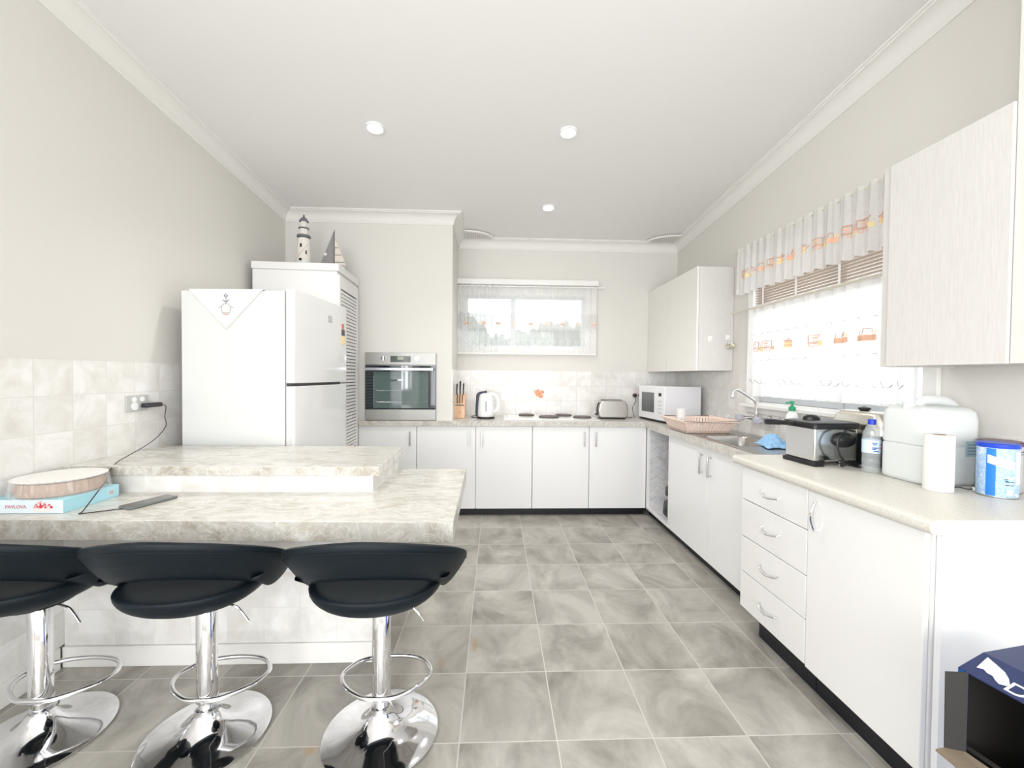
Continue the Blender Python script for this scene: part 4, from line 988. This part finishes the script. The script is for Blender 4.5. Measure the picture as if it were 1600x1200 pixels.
# ================================================================ THINGS IN THE NICHE
rr = random.Random(21)
def bag(name, loc, sx, sy, sz, lb):
    me_ = MB()
    def f(u, v):
        a, p = 2*pi*u, pi*v; k = 1+.13*sin(3*a+2*p)+.08*sin(7*a-3*p)
        return (loc[0]+sx*k*sin(p)*cos(a), loc[1]+sy*k*sin(p)*sin(a), loc[2]+sz*(1+cos(p)*(1+.1*sin(5*a))))
    me_.grid(f, 36, 18); tag(me_.build(name, mat('dark_vinyl', (.035, .040, .038), .35, bump=(22, .6))), lb, 'bag', 'dark bags in the open niche')
bag('plastic_bag', (1.548, 3.56, .0935), .080, .085, .085, 'round dark grey bag on the floor of the open niche')
bag('plastic_bag', (1.545, 3.55, .275), .065, .065, .055, 'small dark bag lying on top of the round one in the niche')

# ================================================================ LEFT WALL OUTLET AND CABLE
t = thing('power_outlet', 'grey double power outlet on the left tiled wall with a charger plugged in', 'outlet', (XL+.008, 2.31, 1.155))
box('plate', mat('grey_outlet', (.52, .53, .51), .35), t, 0, .008, -.068, .068, -.042, .042, bevel=.003)
MB().lathe([(.014, .008), (.014, .011)], 20, (0, -.022, .020), ax='X').lathe([(.014, .008), (.014, .011)], 20, (0, .028, .020), ax='X').build('switch', white_p, t)
MB().lathe([(.021, .008), (.021, .011)], 24, (0, -.020, -.016), ax='X').build('socket_cover', white_p, t)
t = thing('phone_charger', 'black phone charger in the left wall outlet with cable trailing over the bar', 'charger', (XL+.02, 2.37, 1.14))
box('adapter', mat('charger_black', (.03, .03, .04), .4), t, .0, .03, -.045, .065, -.011, .013, bevel=.004)
pts = [(-1.895, 2.435, 1.141), (-1.885, 2.462, 1.128), (-1.885, 2.455, 1.07), (-1.875, 2.45, 1.02), (-1.86, 2.38, .972), (-1.845, 2.28, .935), (-1.79, 2.10, .912), (-1.74, 1.985, .9045), (-1.70, 1.905, .885), (-1.66, 1.84, .855), (-1.61, 1.73, .815), (-1.578, 1.655, .786), (-1.571, 1.632, .7835), (-1.55, 1.640, .7835), (-1.50, 1.668, .7835), (-1.462, 1.688, .7845)]
o = MB().tube(smooth_path(pts, 6), .0022, 6).build('cord', mat('cord_dark', (.06, .04, .04), .5), t, world=True)
t = thing('smartphone', 'dark grey smartphone charging on the lower bar top', 'phone', (-1.425, 1.772, .7805), R(-20.5))
box('case', mat('phone_case', (.16, .18, .17), .4), t, -.036, .036, -.088, .088, 0, .010, bevel=.004, seg=3)
box('screen', mat('phone_screen', (.10, .095, .095), .12), t, -.033, .033, -.085, .085, .0098, .0106)

# ================================================================ PAVLOVA BOX AND CAKE
t = thing('pavlova_box', 'flat light blue cardboard box printed PAVLOVA on the bar by the left wall', 'box', (-1.785, 1.765, .7805))
card = mat('card_light_blue', (.42, .74, .84), .55); n_ = NB(card)
box('carton', card, t, -.135, .145, -.12, .115, 0, .052, bevel=.001)
box('front_print', mat('card_pale', (.76, .85, .89), .5), t, -.135, .145, -.1212, -.1198, .001, .051)
text('lettering', 'PAVLOVA', .0175, (-.065, -.1215, .020), (1, 0, 0), (0, 0, 1), mat('dull_red_ink', (.55, .14, .18), .6), t)
b = MB(); rr = random.Random(5)
for k in range(70):
    x = rr.uniform(-.034, .034); z = .022+rr.random()*.024*(1-(x/.036)**2); s = rr.uniform(.0025, .0042)
    b.cur = rr.choice((0, 0, 1, 2, 0)); b.prism([(.072+x+s*cos(q*pi/3), z+s*sin(q*pi/3)) for q in range(6)], -.1222-.00001*k, -.1216, 'Y')
b.cur = 1; b.prism([(.072+.044*cos(q*pi/8), .014+.008*sin(q*pi/8)) for q in range(16)], -.1218, -.1213, 'Y')
b.prism([(.036, .010), (.108, .010), (.104, .024), (.040, .024)], -.1219, -.1213, 'Y')
b.build('cake_picture', [mat('berry_red', (.62, .06, .09), .5), mat('cream_ink', (.86, .82, .78), .5), mat('berry_pink', (.80, .40, .40), .5)], t)
b = MB().box(.1448, .1455, .065, .092, .014, .036); b.build('barcode_panel', mat('card_white', (.82, .84, .84), .5), t)
b = MB()
for k in range(7): b.box(.1454, .1459, .068+.0032*k, .0695+.0032*k, .016, .034)
b.build('barcode', mat('barcode_grey', (.35, .38, .40), .5), t)
t = thing('wrapped_cake', 'round cake on white plate wrapped in cling film on the blue box', 'cake', (-1.772, 1.772, .8327))
MB().lathe([(.120, 0), (.128, .006), (.130, .030), (.124, .052), (.110, .056), (.001, .056)], 44).build('cake', mat('brown_cake', (.48, .32, .23), .7, bump=(30, .4)), t)
MB().lathe([(.118, .055), (.136, .060), (.140, .064), (.120, .0655), (.001, .0655)], 44).build('plate', mat('plate_white', (.88, .86, .83), .4), t)
def film(u, v):
    a = 2*pi*u; k = 1+.02*sin(17*a)+.015*sin(31*a+1); r = (.142+.012*sin(3*a))*k if v < .5 else .138*k
    r = .137+(.020*(1-v))*k*abs(sin(9*a+2*v))*.6+.003*sin(40*a)
    return (r*cos(a), r*sin(a), .001+.064*v)
fm = mat('cling_film', (.9, .9, .9), .08, alpha=.22, coat=1)
MB().grid(film, 140, 6).build('cling_film', fm, t, fixn=False)

# ================================================================ CARTON AT RIGHT EDGE
navy = mat('navy_card', (.02, .032, .105), .45); blue_c = mat('blue_card', (.02, .12, .42), .5); kraft = mat('kraft_card', (.20, .155, .11), .85); ink_w = mat('white_ink', (.75, .76, .80), .5)
t = thing('drink_carton', 'navy cardboard drink carton with torn opening and white horse head logo, bottom right corner', 'carton', (1.16, .985, 0), R(-80))
# local: x runs along the front face toward the camera, front face is y=0 facing -y... front outward normal is -y
Lx, Dy, H0, H1 = .36, .24, .603, .629
b = MB(); b.box(0, Lx, 0, .004, 0, .40).box(0, .018, 0, .004, .40, H0).box(.20, Lx, 0, .004, .40, H0-.0).box(0, Lx, Dy-.004, Dy, 0, H0).box(0, .004, .004, Dy-.004, 0, H0).box(Lx-.004, Lx, .004, Dy-.004, 0, H0).box(0, Lx, 0, Dy, 0, .004)
b.build('box_walls', blue_c, t)
b = MB(); b.box(.0045, Lx-.0045, .0045, .0065, .41, H0-.002) if False else None
b = MB(); b.add([(0, 0, H0), (Lx, 0, H0), (Lx, .085, H1), (0, .085, H1), (0, 0, H0-.003), (Lx, 0, H0-.003), (Lx, .085, H1-.003), (0, .085, H1-.003)], [(0, 1, 2, 3), (7, 6, 5, 4), (0, 4, 5, 1), (3, 2, 6, 7), (0, 3, 7, 4), (1, 5, 6, 2)])
b.box(0, Lx, .085, Dy, H1-.003, H1).box(0, .003, .002, Dy, H0-.02, H0).add([(0, 0, H0), (0, .085, H1), (0, Dy, H1), (0, Dy, H0)], [(0, 1, 2, 3)])
lid = b.build('carton_top', navy, t)
box('shade_lining', mat('painted_shade_inside', (.012, .010, .009), .9), t, .0045, .20, .004, .008, .41, .42)
MB().box(.0045, Lx-.0045, Dy-.008, Dy-.0045, .01, H0-.01).box(.0045, .008, .005, Dy-.009, .01, H0-.02).box(Lx-.008, Lx-.0045, .005, Dy-.009, .01, H0-.02).box(.0085, Lx-.0085, .085, Dy-.009, H0-.006, H0-.003).box(.0085, Lx-.0085, .005, Dy-.009, .30, .303).build('shade_lining', mat('painted_shade_inside', (.012, .010, .009), .9), t)  # near-black panels paint the shade inside the carton
b = MB(); b.add([(0, 0, .405), (.20, 0, .405), (.215, -.055, .372), (-.01, -.05, .395), (0, 0, .400), (.20, 0, .400), (.215, -.055, .367), (-.01, -.05, .390)], [(0, 1, 2, 3), (7, 6, 5, 4), (0, 4, 5, 1), (3, 2, 6, 7), (0, 3, 7, 4), (1, 5, 6, 2)]); b.build('torn_flap', kraft, t)
b = MB(); b.add([(.018, .0, .405), (.018, 0, H0), (-.008, -.030, H0-.012), (-.006, -.030, .40), (.020, .0, .405), (.020, 0, H0), (-.006, -.030, H0-.012), (-.004, -.030, .40)], [(0, 1, 2, 3), (7, 6, 5, 4), (0, 4, 5, 1), (3, 2, 6, 7), (0, 3, 7, 4), (1, 5, 6, 2)]); b.build('torn_flap', mat('shadow_grey_card', (.035, .033, .031), .9), t)  # side flap, its card colour darkened to paint in the shadow beside the opening
sl = Vector((0, .085, H1-H0)).normalized(); nr = Vector((0, -(H1-H0), .085)).normalized()
def onlid(x, s, h=.0008): p = sl*s+nr*h; return (x, p.y, H0+p.z)
horse = [(.014, .078), (.020, .028), (.030, .034), (.040, .028), (.050, .028), (.058, .020), (.068, .014), (.078, .020), (.080, .028), (.070, .044), (.056, .058), (.036, .068)]
b = MB(); b.add([onlid(x, s) for x, s in horse]+[onlid(x, s, .0016) for x, s in horse], [tuple(range(12)), tuple(range(12, 24))]); b.build('horse_logo', ink_w, lid)
ax = (1, 0, 0)
for s_, x_, o_, z_ in (('D', .076, .006, .045), ('A', .122, .006, .045)):
    p = onlid(x_, o_, .0012); tx = text('lettering', s_, .052, p, ax, tuple(sl), ink_w, lid)
tx = text('lettering', 'AY', .045, (.10, .15, H1+.0008), ax, (0, 1, 0), ink_w, lid)
